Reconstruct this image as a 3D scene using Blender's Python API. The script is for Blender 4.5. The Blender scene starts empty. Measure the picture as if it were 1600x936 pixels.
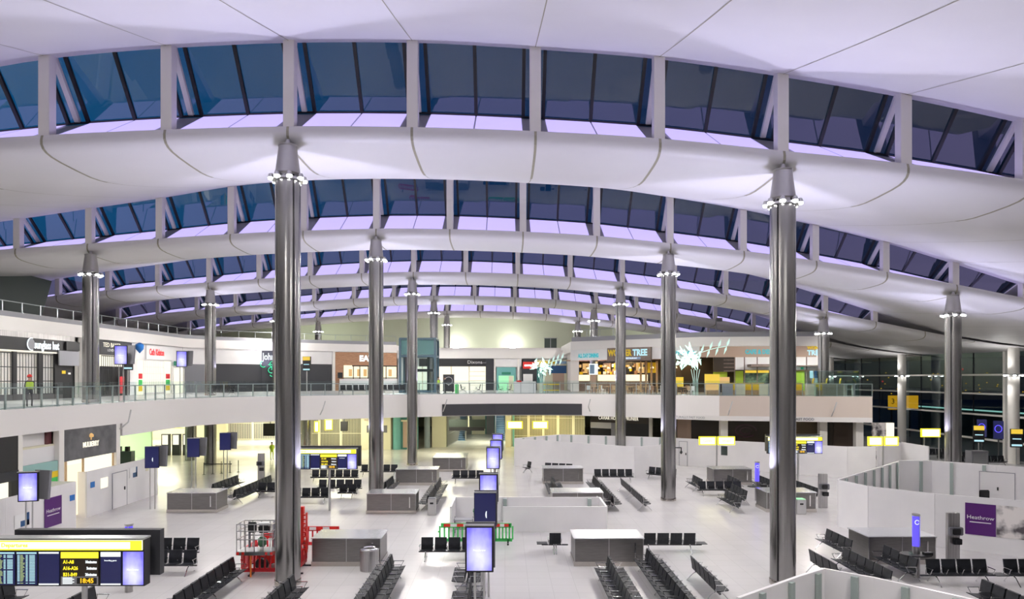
import bpy, bmesh, math, random
from mathutils import Vector, Matrix
random.seed(7)
PI = math.pi
sc = bpy.context.scene
C = sc.collection
# ---------------------------------------------------------------- camera, world, exposure
EYE = 7.95                 # lens height above the lower floor
FPX, HX, HY = 1062.0, 789.0, 591.0   # focal length and principal point of the shift lens, in 1600x936 pixels
cam_d = bpy.data.cameras.new('camera'); cam = bpy.data.objects.new('camera', cam_d); C.objects.link(cam)
cam_d.sensor_width = 36; cam_d.lens = FPX / 1600 * 36
cam_d.shift_x = (800 - HX) / 1600; cam_d.shift_y = (HY - 468) / 1600
cam_d.clip_end = 600
cam.location = (0, 0, EYE); cam.rotation_euler = (PI / 2, 0, 0)
sc.camera = cam
sc.view_settings.view_transform = 'Standard'; sc.view_settings.look = 'None'
sc.view_settings.gamma = 1; sc.view_settings.use_curve_mapping = False
sc.view_settings.exposure = 0.05
try:
    sc.cycles.use_denoising = True
    sc.cycles.max_bounces = 7; sc.cycles.diffuse_bounces = 4; sc.cycles.glossy_bounces = 3
    sc.cycles.transparent_max_bounces = 10; sc.cycles.transmission_bounces = 3
    sc.cycles.sample_clamp_indirect = 6; sc.cycles.caustics_reflective = False; sc.cycles.caustics_refractive = False
    sc.cycles.use_light_tree = True
    sc.cycles.use_adaptive_sampling = True; sc.cycles.adaptive_threshold = 0.03
except Exception:
    pass
# dusk sky: bright blue in the west (left), dark in the east and at the horizon
w = bpy.data.worlds.new('dusk'); sc.world = w; w.use_nodes = True
nt = w.node_tree; nt.nodes.clear()
o_ = nt.nodes.new('ShaderNodeOutputWorld'); bg = nt.nodes.new('ShaderNodeBackground')
tc = nt.nodes.new('ShaderNodeTexCoord'); sp = nt.nodes.new('ShaderNodeSeparateXYZ')
r1 = nt.nodes.new('ShaderNodeValToRGB'); r2 = nt.nodes.new('ShaderNodeValToRGB'); mx = nt.nodes.new('ShaderNodeMixRGB')
mp = nt.nodes.new('ShaderNodeMapRange'); mp.inputs[1].default_value = -0.75; mp.inputs[2].default_value = 0.6
nt.links.new(tc.outputs['Generated'], sp.inputs[0]); nt.links.new(sp.outputs['X'], mp.inputs[0])
nt.links.new(mp.outputs[0], r1.inputs[0]); nt.links.new(sp.outputs['Z'], r2.inputs[0])
r1.color_ramp.elements[0].color = (0.002, 0.095, 0.24, 1); r1.color_ramp.elements[1].color = (0.008, 0.012, 0.035, 1)
e_ = r1.color_ramp.elements.new(0.5); e_.color = (0.002, 0.026, 0.085, 1)
r2.color_ramp.elements[0].position = 0.0; r2.color_ramp.elements[0].color = (0, 0, 0, 1)
r2.color_ramp.elements[1].position = 0.2; r2.color_ramp.elements[1].color = (1, 1, 1, 1)
mx.inputs[1].default_value = (0.012, 0.013, 0.017, 1)
nt.links.new(r2.outputs[0], mx.inputs[0]); nt.links.new(r1.outputs[0], mx.inputs[2])
nt.links.new(mx.outputs[0], bg.inputs[0]); bg.inputs[1].default_value = 1.0
nt.links.new(bg.outputs[0], o_.inputs[0])

LAMP_W = 1720          # one floodlight of a column ring
UP_W = 7600            # bare upward spots added beside each column to brighten the roof
def spot(loc, watts, color, angle=160, up=False, blend=0.6, rad=0.06, rot=None):
    d = bpy.data.lights.new('floodlight', 'SPOT'); d.energy = watts; d.color = color
    d.spot_size = math.radians(angle); d.spot_blend = blend; d.shadow_soft_size = rad
    o = bpy.data.objects.new('floodlight', d); C.objects.link(o); o.location = loc
    o.rotation_euler = rot or ((PI, 0, 0) if up else (0, 0, 0)); return o
def area(loc, watts, color, sx, sy, rot=(0, 0, 0)):
    d = bpy.data.lights.new('area_lamp', 'AREA'); d.energy = watts; d.color = color
    d.shape = 'RECTANGLE'; d.size = sx; d.size_y = sy
    o = bpy.data.objects.new('area_lamp', d); C.objects.link(o); o.location = loc; o.rotation_euler = rot; return o

# lights under the gallery, over the gallery shops and in the side halls (bare area lamps, no fittings modelled)
YG = (1.0, 0.96, 0.70)
for (x, y, p) in [(-38, 62, 260), (-38, 76, 260), (-27, 72, 220), (-27, 84, 200), (-17, 68, 170), (-6, 71, 150), (-2, 84, 230), (8, 74, 120)]:
    area((x, y, 4.22), p * 2.6, YG, 3.0, 3.0)
area((-44, 84.5, 4.2), 700, YG, 8, 2); area((-30, 84.5, 4.2), 700, YG, 8, 2); area((-18, 73.3, 4.2), 300, YG, 6, 1.5); area((4, 76.8, 4.2), 260, (1, .85, .45), 5, 1.5)  # first two are added only to brighten the concourse back wall
area((22, 64, 4.2), 40, (1, .8, .5), 3, 1.0)
for (x, y, p) in [(-32.5, 44, 150), (-32.5, 56, 150), (-32.5, 68, 150), (-26, 78, 150), (-14, 85, 150), (0, 84, 150)]:
    area((x, y, 11.15), p * .65, (1, 0.97, 0.92), 1.0, 3.0)
for (x, y, p) in [(13, 80, 260), (20, 77, 260), (28, 77, 220)]:
    area((x, y, 9.9), p, (1, 0.72, 0.34), 4.0, 2.0)

# ---------------------------------------------------------------- pixel helpers (ground-plane survey of the photograph)
def gp(x, y, Z=0.0):
    s = (y - HY) / (EYE - Z); return ((x - HX) / s, FPX / s)

# ---------------------------------------------------------------- materials
def mat(name, col, rough=0.5, metal=0.0, emit=None, es=0.0, spec=0.5, alpha=None):
    m = bpy.data.materials.new(name); m.use_nodes = True
    b = m.node_tree.nodes['Principled BSDF']
    b.inputs['Base Color'].default_value = (*col, 1); b.inputs['Roughness'].default_value = rough
    b.inputs['Metallic'].default_value = metal; b.inputs['Specular IOR Level'].default_value = spec
    if emit: b.inputs['Emission Color'].default_value = (*emit, 1); b.inputs['Emission Strength'].default_value = es
    return m
def N(m, t): return m.node_tree.nodes.new(t)
def L(m, a, b): m.node_tree.links.new(a, b)
def bsdf(m): return m.node_tree.nodes['Principled BSDF']
def noisy(m, c1, c2, scale, stretch=(1, 1, 1), rough=None, detail=4, lo=0.35, hi=0.65):
    t = N(m, 'ShaderNodeTexCoord'); mp = N(m, 'ShaderNodeMapping'); n = N(m, 'ShaderNodeTexNoise'); r = N(m, 'ShaderNodeValToRGB')
    mp.inputs['Scale'].default_value = stretch; n.inputs['Scale'].default_value = scale; n.inputs['Detail'].default_value = detail
    L(m, t.outputs['Object'], mp.inputs[0]); L(m, mp.outputs[0], n.inputs['Vector']); L(m, n.outputs['Fac'], r.inputs[0])
    r.color_ramp.elements[0].position = lo; r.color_ramp.elements[1].position = hi
    r.color_ramp.elements[0].color = (*c1, 1); r.color_ramp.elements[1].color = (*c2, 1)
    L(m, r.outputs[0], bsdf(m).inputs['Base Color'])
    if rough:
        mr = N(m, 'ShaderNodeMapRange'); mr.inputs[3].default_value = rough[0]; mr.inputs[4].default_value = rough[1]
        L(m, n.outputs['Fac'], mr.inputs[0]); L(m, mr.outputs[0], bsdf(m).inputs['Roughness'])
    return m
def glass_mat(name, tint, refl=0.12, rcol=(1, 1, 1), gain=0.5):
    m = bpy.data.materials.new(name); m.use_nodes = True; nt = m.node_tree; nt.nodes.clear()
    o = nt.nodes.new('ShaderNodeOutputMaterial'); mix = nt.nodes.new('ShaderNodeMixShader')
    g = nt.nodes.new('ShaderNodeBsdfGlossy'); g.inputs['Roughness'].default_value = 0.0; g.inputs['Color'].default_value = (*rcol, 1)
    t = nt.nodes.new('ShaderNodeBsdfTransparent'); t.inputs['Color'].default_value = (*tint, 1)
    lw = nt.nodes.new('ShaderNodeLayerWeight'); lw.inputs['Blend'].default_value = 0.3
    a = nt.nodes.new('ShaderNodeMath'); a.operation = 'MULTIPLY_ADD'; a.inputs[1].default_value = gain; a.inputs[2].default_value = refl
    nt.links.new(lw.outputs['Facing'], a.inputs[0]); nt.links.new(a.outputs[0], mix.inputs[0])
    nt.links.new(t.outputs[0], mix.inputs[1]); nt.links.new(g.outputs[0], mix.inputs[2]); nt.links.new(mix.outputs[0], o.inputs[0])
    return m
M = {}
M['roof'] = noisy(mat('roof_panel', (.76, .745, .75), .45), (.745, .73, .735), (.775, .76, .77), 0.25)
M['joint'] = mat('joint', (.34, .32, .24), .6)
M['post'] = mat('white_paint', (.86, .83, .79), .4)
M['sillgrey'] = mat('sill_grey', (.32, .31, .33), .5)
M['silllight'] = mat('sill_light', (.18, .14, .42), .5, emit=(.62, .53, 1.0), es=.95)
M['mullion'] = mat('mullion', (.01, .011, .016), .4)
M['sky_glass'] = glass_mat('skylight_glass', (.9, .95, 1), .13, (.66, .66, .64), .22)
M['glass'] = glass_mat('clear_glass', (.84, .93, .92), .05, (1, 1, 1), .25)
M['dark_glass'] = glass_mat('facade_glass', (.75, .8, .82), .07, (.8, .9, .88), .3)
# terrazzo floor
fl = mat('floor', (.78, .765, .77), .14, spec=.5); M['floor'] = fl
t = N(fl, 'ShaderNodeTexCoord'); br = N(fl, 'ShaderNodeTexBrick'); br.offset = 0
br.inputs['Color1'].default_value = (.61, .595, .595, 1); br.inputs['Color2'].default_value = (.585, .57, .57, 1); br.inputs['Mortar'].default_value = (.50, .485, .48, 1)
br.inputs['Scale'].default_value = 1.0; br.inputs['Mortar Size'].default_value = .008; br.inputs['Brick Width'].default_value = .9; br.inputs['Row Height'].default_value = .9
no = N(fl, 'ShaderNodeTexNoise'); no.inputs['Scale'].default_value = .35; no.inputs['Detail'].default_value = 6
mr = N(fl, 'ShaderNodeMapRange'); mr.inputs[3].default_value = .12; mr.inputs[4].default_value = .3
L(fl, t.outputs['Object'], br.inputs['Vector']); L(fl, br.outputs['Color'], bsdf(fl).inputs['Base Color'])
L(fl, t.outputs['Object'], no.inputs['Vector']); L(fl, no.outputs['Fac'], mr.inputs[0]); L(fl, mr.outputs[0], bsdf(fl).inputs['Roughness'])
M['deckfloor'] = mat('gallery_floor', (.55, .54, .53), .25)
M['white'] = mat('white_board', (.80, .785, .79), .42)
M['fascia'] = mat('fascia_white', (.84, .81, .795), .45)
M['fascia_beige'] = mat('fascia_beige', (.70, .60, .53), .45)
M['hoard'] = noisy(mat('hoarding', (.8, .78, .78), .35), (.79, .775, .785), (.84, .825, .83), 0.6)
M['hoardpost'] = mat('hoarding_post', (.32, .38, .36), .5)
M['endwall'] = mat('end_wall', (.52, .54, .44), .7)
M['cream'] = mat('cream_wall', (.72, .69, .52), .6)
M['steel'] = noisy(mat('brushed_steel', (.55, .54, .53), .3, 1), (.38, .37, .37), (.56, .55, .55), 3.0, (6, 6, .12), (.24, .42))
M['column'] = noisy(mat('column_steel', (.5, .49, .48), .3, .92), (.31, .305, .30), (.39, .38, .375), 1.6, (2, 2, 1.5), (.18, .30))
M['steel_light'] = mat('satin_aluminium', (.62, .62, .62), .3, 1)
M['chrome'] = mat('polished_aluminium', (.78, .78, .78), .15, 1)
M['deskside'] = noisy(mat('desk_panel', (.16, .155, .15), .32, .75), (.20, .19, .185), (.23, .22, .215), 2, (1, 1, 8), (.3, .38))
M['desktop'] = mat('desk_top', (.78, .80, .84), .24, .8)
M['kick'] = mat('kick_plate', (.62, .58, .54), .2, 1)
M['black'] = mat('black', (.012, .012, .014), .45)
M['leather'] = noisy(mat('black_leather', (.012, .013, .016), .5, spec=.35), (.009, .010, .013), (.016, .018, .023), 8)
M['charcoal'] = mat('charcoal', (.035, .036, .042), .5)
M['darkpanel'] = mat('dark_panel', (.025, .027, .034), .35)
M['darkgreen'] = mat('dark_green_wall', (.035, .05, .045), .6)
M['navy'] = mat('navy_screen', (.012, .014, .06), .15, emit=(.02, .022, .09), es=.6)
M['grey'] = mat('grey', (.30, .30, .33), .5)
M['midgrey'] = mat('mid_grey', (.17, .17, .19), .5)
M['railsteel'] = mat('rail_steel', (.42, .46, .47), .3, .7)
M['red'] = mat('red_plastic', (.62, .02, .03), .4)
M['redpaint'] = mat('red_paint', (.75, .03, .02), .35)
M['orange'] = mat('orange', (.8, .2, .03), .5)
M['green'] = mat('green_plastic', (.06, .55, .12), .4)
M['bingreen'] = mat('bin_green', (.10, .24, .14), .5)
M['hivis'] = mat('hi_vis', (.55, .75, .05), .6, emit=(.5, .7, .05), es=.0)
M['yellow'] = mat('yellow', (.85, .6, .02), .5)
M['wood'] = noisy(mat('wood', (.4, .2, .1), .5), (.30, .15, .08), (.46, .25, .14), 3, (1, 1, 12))
M['woodpale'] = noisy(mat('pale_wood', (.5, .35, .2), .5), (.42, .28, .15), (.6, .42, .24), 4, (8, 8, .6))
M['woodgrey'] = noisy(mat('weathered_wood', (.2, .15, .13), .6), (.14, .10, .085), (.25, .19, .16), 4, (1, 1, 10))
M['brown'] = mat('dark_brown', (.035, .024, .016), .35)
M['taupe'] = mat('taupe', (.45, .32, .25), .5)
M['teal'] = mat('teal', (.16, .42, .40), .3)
M['tealglass'] = mat('teal_glass', (.07, .22, .21), .15)
M['skin'] = mat('skin', (.5, .3, .22), .6)
M['purple'] = mat('purple_poster', (.085, .012, .15), .35)
M['blue'] = mat('blue_notice', (.02, .16, .5), .4)
M['darkblue'] = mat('dark_blue', (.01, .07, .2), .4)
M['paper'] = mat('paper', (.85, .85, .85), .6)
M['lime'] = mat('lime_wall', (.35, .50, .03), .5)
M['stair'] = mat('escalator_blue', (.25, .38, .55), .3, .3)
def em(name, col, s): return mat(name, (0.02, 0.02, 0.02), .5, emit=col, es=s)
M['e_lamp'] = em('lamp_glow', (1, .99, .96), 30)
M['e_yellow'] = em('sign_yellow', (1, .86, .03), 1.5)
M['e_yelhot'] = em('sign_yellow_hot', (1, .97, .50), 2.4)
M['e_yellowtext'] = em('yellow_text', (1, .82, .02), 1.3)
M['e_white'] = em('white_text', (.9, .97, 1), 1.3)
M['e_ledorange'] = em('led_orange', (1, .55, .01), 1.3)
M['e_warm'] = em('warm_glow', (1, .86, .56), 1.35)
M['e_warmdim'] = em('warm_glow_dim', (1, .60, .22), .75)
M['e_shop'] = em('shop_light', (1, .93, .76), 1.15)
M['e_green'] = em('green_glow', (.45, 1, .55), .9)
M['e_teal'] = em('teal_text', (.05, .48, .55), .9)
M['e_exit'] = em('exit_green', (.0, .30, .16), .6)
M['e_blue'] = em('info_blue', (.10, .07, .95), 1.5)
M['e_neon'] = em('neon_leaf', (.60, 1, .84), 2.0)
M['e_neonstem'] = em('neon_stem', (.7, 1, .9), 1.0)
M['e_red'] = em('red_script', (.9, .02, .03), 1.0)
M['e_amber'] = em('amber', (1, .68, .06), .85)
M['e_strip'] = em('outside_strip', (.5, 1, .85), .9)
M['e_cyan'] = em('cyan_text', (.55, .9, 1), .9)
# display showing the purple cloud picture
scr = mat('purple_screen', (.02, .02, .02), .2); M['screen'] = scr
t = N(scr, 'ShaderNodeTexCoord'); sx_ = N(scr, 'ShaderNodeSeparateXYZ'); L(scr, t.outputs['Generated'], sx_.inputs[0])
gr = N(scr, 'ShaderNodeVectorMath'); gr.operation = 'DISTANCE'; gr.inputs[1].default_value = (.5, 0, .36)
L(scr, t.outputs['Generated'], gr.inputs[0])
nz = N(scr, 'ShaderNodeTexNoise'); nz.inputs['Scale'].default_value = 2.6; L(scr, t.outputs['Generated'], nz.inputs['Vector'])
ad = N(scr, 'ShaderNodeMath'); ad.operation = 'MULTIPLY_ADD'; ad.inputs[1].default_value = -.45; ad.inputs[2].default_value = .22
L(scr, nz.outputs['Fac'], ad.inputs[0])
ad2 = N(scr, 'ShaderNodeMath'); ad2.operation = 'ADD'; L(scr, gr.outputs['Value'], ad2.inputs[0]); L(scr, ad.outputs[0], ad2.inputs[1])
rp = N(scr, 'ShaderNodeValToRGB'); rp.color_ramp.elements[0].color = (.86, .86, 1, 1); rp.color_ramp.elements[1].color = (.20, .17, .95, 1)
rp.color_ramp.elements[0].position = .08; rp.color_ramp.elements[1].position = .68
L(scr, ad2.outputs[0], rp.inputs[0]); L(scr, rp.outputs[0], bsdf(scr).inputs['Emission Color']); bsdf(scr).inputs['Emission Strength'].default_value = 1.05
# poster photograph (soft pale shapes)
ph = noisy(mat('poster_photo', (.6, .55, .5), .4), (.08, .07, .08), (.82, .78, .76), 1.4, (1, 1, 1), None, 3, .40, .55); M['photo'] = ph

# ---------------------------------------------------------------- mesh builder
class MB:
    def __init__(s): s.v = []; s.f = []
    def add(s, vs, fs):
        n = len(s.v); s.v += [tuple(p) for p in vs]; s.f += [tuple(n + i for i in f) for f in fs]; return s
    def box(s, x0, x1, y0, y1, z0, z1):
        return s.add([(x0, y0, z0), (x1, y0, z0), (x1, y1, z0), (x0, y1, z0), (x0, y0, z1), (x1, y0, z1), (x1, y1, z1), (x0, y1, z1)],
                     [(3, 2, 1, 0), (4, 5, 6, 7), (0, 1, 5, 4), (1, 2, 6, 5), (2, 3, 7, 6), (3, 0, 4, 7)])
    def cbox(s, x, y, z, dx, dy, dz): return s.box(x - dx / 2, x + dx / 2, y - dy / 2, y + dy / 2, z - dz / 2, z + dz / 2)
    def prism(s, pts, z0, z1):                       # pts: outline in xy
        n = len(pts)
        return s.add([(p[0], p[1], z0) for p in pts] + [(p[0], p[1], z1) for p in pts],
                     [tuple(range(n))[::-1], tuple(range(n, 2 * n))] + [(i, (i + 1) % n, n + (i + 1) % n, n + i) for i in range(n)])
    def extrude(s, pts, axis_pts):                   # closed outline swept from offset a to offset b
        n = len(pts); a, b = axis_pts
        return s.add([Vector(p) + Vector(a) for p in pts] + [Vector(p) + Vector(b) for p in pts],
                     [tuple(range(n))[::-1], tuple(range(n, 2 * n))] + [(i, (i + 1) % n, n + (i + 1) % n, n + i) for i in range(n)])
    def tube(s, pts, r, n=8, closed=False):
        pts = [Vector(p) for p in pts]; rings = []
        for i, p in enumerate(pts):
            if i == 0: d = pts[1] - p
            elif i == len(pts) - 1: d = p - pts[i - 1]
            else: d = (pts[i + 1] - p).normalized() + (p - pts[i - 1]).normalized()
            d.normalize(); u = d.cross(Vector((0, 0, 1)))
            if u.length < 1e-3: u = d.cross(Vector((0, 1, 0)))
            u.normalize(); v = d.cross(u)
            rr = r[i] if isinstance(r, (list, tuple)) else r
            rings.append([p + rr * (math.cos(2 * PI * k / n) * u + math.sin(2 * PI * k / n) * v) for k in range(n)])
        base = len(s.v); s.v += [tuple(q) for R in rings for q in R]
        for i in range(len(rings) - 1):
            for k in range(n):
                a = base + i * n + k; b = base + i * n + (k + 1) % n
                s.f.append((a, b, b + n, a + n))
        s.f.append(tuple(base + k for k in range(n))[::-1]); m_ = base + (len(rings) - 1) * n; s.f.append(tuple(m_ + k for k in range(n)))
        return s
    def lathe(s, prof, cx=0, cy=0, n=24):
        base = len(s.v)
        for (r, z) in prof: s.v += [(cx + r * math.cos(2 * PI * k / n), cy + r * math.sin(2 * PI * k / n), z) for k in range(n)]
        for i in range(len(prof) - 1):
            for k in range(n):
                a = base + i * n + k; b = base + i * n + (k + 1) % n
                s.f.append((a, b, b + n, a + n))
        s.f.append(tuple(base + k for k in range(n))[::-1]); m_ = base + (len(prof) - 1) * n; s.f.append(tuple(m_ + k for k in range(n)))
        return s
    def mesh(s, name, m, smooth=False, bevel=0):
        me = bpy.data.meshes.new(name); me.from_pydata(s.v, [], s.f)
        if bevel:
            b = bmesh.new(); b.from_mesh(me)
            bmesh.ops.bevel(b, geom=list(b.edges), offset=bevel, segments=2, affect='EDGES', clamp_overlap=True); b.to_mesh(me); b.free()
        me.materials.append(m)
        if smooth:
            me.polygons.foreach_set('use_smooth', [True] * len(me.polygons))
            try: me.set_sharp_from_angle(angle=math.radians(40))
            except Exception: pass
        return me
    def build(s, name, m, parent=None, smooth=False, bevel=0, loc=None):
        o = bpy.data.objects.new(name, s.mesh(name, m, smooth, bevel)); C.objects.link(o)
        if parent: o.parent = parent
        if loc: o.location = loc
        return o
def inst(name, me, parent=None, loc=(0, 0, 0), rz=0, scale=None):
    o = bpy.data.objects.new(name, me); C.objects.link(o); o.location = loc; o.rotation_euler = (0, 0, rz)
    if scale: o.scale = scale
    if parent: o.parent = parent
    return o
def tag(o, label=None, cat=None, group=None, kind=None):
    if label: o['label'] = label
    if cat: o['category'] = cat
    if group: o['group'] = group
    if kind or label: o['kind'] = kind or 'thing'
    return o
def struct(o, label=None): o['kind'] = 'structure'; (label and o.__setitem__('label', label)); return o
def thing(name, label, cat, loc=(0, 0, 0), rz=0, group=None):
    o = bpy.data.objects.new(name, None); C.objects.link(o); o.location = loc; o.rotation_euler = (0, 0, rz); o.empty_display_size = .2
    return tag(o, label, cat, group, 'thing')
def txt(body, size, m, parent, loc, rot=(PI / 2, 0, 0), ext=.01, align='CENTER', sx=1.0, name='lettering', bold=0.0, fit=None):
    c = bpy.data.curves.new(name, 'FONT'); c.body = body; c.size = size; c.extrude = ext; c.align_x = align; c.align_y = 'CENTER'
    c.resolution_u = 2; c.offset = bold; c.materials.append(m)
    q = bpy.data.objects.new('tmp', c); me = bpy.data.meshes.new_from_object(q); me.name = name; bpy.data.objects.remove(q)
    me.materials.clear(); me.materials.append(m)
    if fit:
        xs = [v.co.x for v in me.vertices]; sx = fit / max(.01, max(xs) - min(xs))
    o = bpy.data.objects.new(name, me); C.objects.link(o); o.location = loc; o.rotation_euler = rot; o.scale = (sx, 1, 1)
    if parent: o.parent = parent
    return o
def copy_tree(o, parent=None):
    c = o.copy(); C.objects.link(c)
    if parent: c.parent = parent
    for ch in list(o.children): copy_tree(ch, c)
    return c
class Front:
    """a straight shop front: u runs along it (screen left to right), -y faces the hall"""
    def __init__(s, name, p0, p1, label=None, cat=None, z=0.0, group=None):
        s.p0 = Vector(p0); s.p1 = Vector(p1); d = s.p1 - s.p0; s.len = d.length; s.d = d.normalized()
        s.e = thing(name, label, cat, (p0[0], p0[1], 0), math.atan2(d.y, d.x), group) if name else None
    def at(s, x):
        k = (x - HX) / FPX    # X = k*Y
        return (k * s.p0.y - s.p0.x) / (s.d.x - k * s.d.y)
    def Z(s, x, y):
        Y = s.p0.y + s.at(x) * s.d.y; return EYE - (y - HY) * Y / FPX
    def box(s, name, m, u0, u1, z0, z1, d0=-.05, d1=.05, parent=None, **k):
        return MB().box(u0, u1, d0, d1, z0, z1).build(name, m, parent or s.e, **k)
    def span(s, body, size, m, xa, xb, z, d=-.08, **k): return txt(body, size, m, s.e, (s.at(xa), d, z), align='LEFT', fit=s.at(xb) - s.at(xa), **k)
    def text(s, body, size, m, u, z, d=-.08, **k): return txt(body, size, m, s.e, (u, d, z), **k)

# ================================================================= THE SETTING
# ---- roof: five waves, nose + sloping soffit + slanted glazing above
SEAM = [-50.4, -45.8, -41.1, -36.5, -31.9, -27.2, -22.6, -17.9, -13.15, -8.4, -3.6, 1.18, 6.0, 10.8, 15.58, 20.3, 24.9, 29.45, 34.0, 38.5, 43.0]
LIP = [(-64, 3.9), (-58, 4.9), (-50.4, 6.1), (-45.8, 6.9), (-41, 7.6), (-36.5, 8.05), (-32, 8.45), (-27.2, 8.78), (-22.6, 9.1), (-18, 9.4), (-13.2, 9.62), (-8.4, 9.75), (-3.6, 9.72),
       (1.2, 9.56), (6, 9.28), (10.8, 8.8), (15.6, 8.3), (20.3, 7.66), (24.9, 6.93), (29.5, 6.1), (34, 5.2), (38.5, 4.3), (43, 3.45), (50, 2.6), (54, 2.2)]
DD = [(-64, .3), (-50, 1.2), (-36, 1.9), (-32, 2.1), (-27, 2.5), (-22.5, 2.85), (-18, 3.3), (-13, 3.5), (-3.6, 3.6), (1.2, 3.5), (6, 3.4), (10.8, 3.2), (15.6, 2.88), (20.4, 2.5), (25, 2.1), (29, 1.6), (33.6, 1.05), (38, .55), (43, .2), (54, .12)]
def interp(T, x):
    if x <= T[0][0]: return T[0][1]
    for i in range(len(T) - 1):
        x0, y0 = T[i]; x1, y1 = T[i + 1]
        if x <= x1:
            # Catmull-Rom
            ya = T[i - 1][1] if i > 0 else 2 * y0 - y1; xa = T[i - 1][0] if i > 0 else 2 * x0 - x1
            yb = T[i + 2][1] if i + 2 < len(T) else 2 * y1 - y0; xb = T[i + 2][0] if i + 2 < len(T) else 2 * x1 - x0
            m0 = (y1 - ya) / (x1 - xa) * (x1 - x0); m1 = (yb - y0) / (xb - x0) * (x1 - x0); u = (x - x0) / (x1 - x0)
            return (2 * u ** 3 - 3 * u * u + 1) * y0 + (u ** 3 - 2 * u * u + u) * m0 + (-2 * u ** 3 + 3 * u * u) * y1 + (u ** 3 - u * u) * m1
    return T[-1][1]
lipz = lambda x: interp(LIP, x) + EYE
dd = lambda x: interp(DD, x)
def nosek(x): 
    u = min(1, max(0, (43.6 - x) / 2.6)); return .12 + .88 * u * u * (3 - 2 * u)
NOSE = [(.12, .03), (0, 0), (-.05, -.18), (-.04, -.36), (.06, -.50), (.25, -.60), (.55, -.67), (1.1, -.71), (2.1, -.73), (3.1, -.72), (3.7, -.67), (4.3, -.58)]
def prof(x):
    k = nosek(x); D = dd(x); P = [(t, z * k) for t, z in NOSE]; z0 = -.58 * k
    for i in range(1, 13):
        u = i / 12; P.append((4.3 + u * 14.4, z0 + (D - z0) * u ** 1.12))
    P.append((18.72, D + .35)); return P
BAY = 18.0
YN = lambda n: 26.3 + BAY * n
XS = []
x = -64.0
allx = sorted(set([-64, -60, -57, -54] + SEAM + [44.2, 46, 48, 50, 53]))
for a, b in zip(allx, allx[1:]):
    k = max(1, int(round((b - a) / 1.2)))
    if a > 38: k = max(2, int((b - a) / .5))
    XS += [a + (b - a) * i / k for i in range(k)]
XS.append(allx[-1])
nwin = 0
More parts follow.
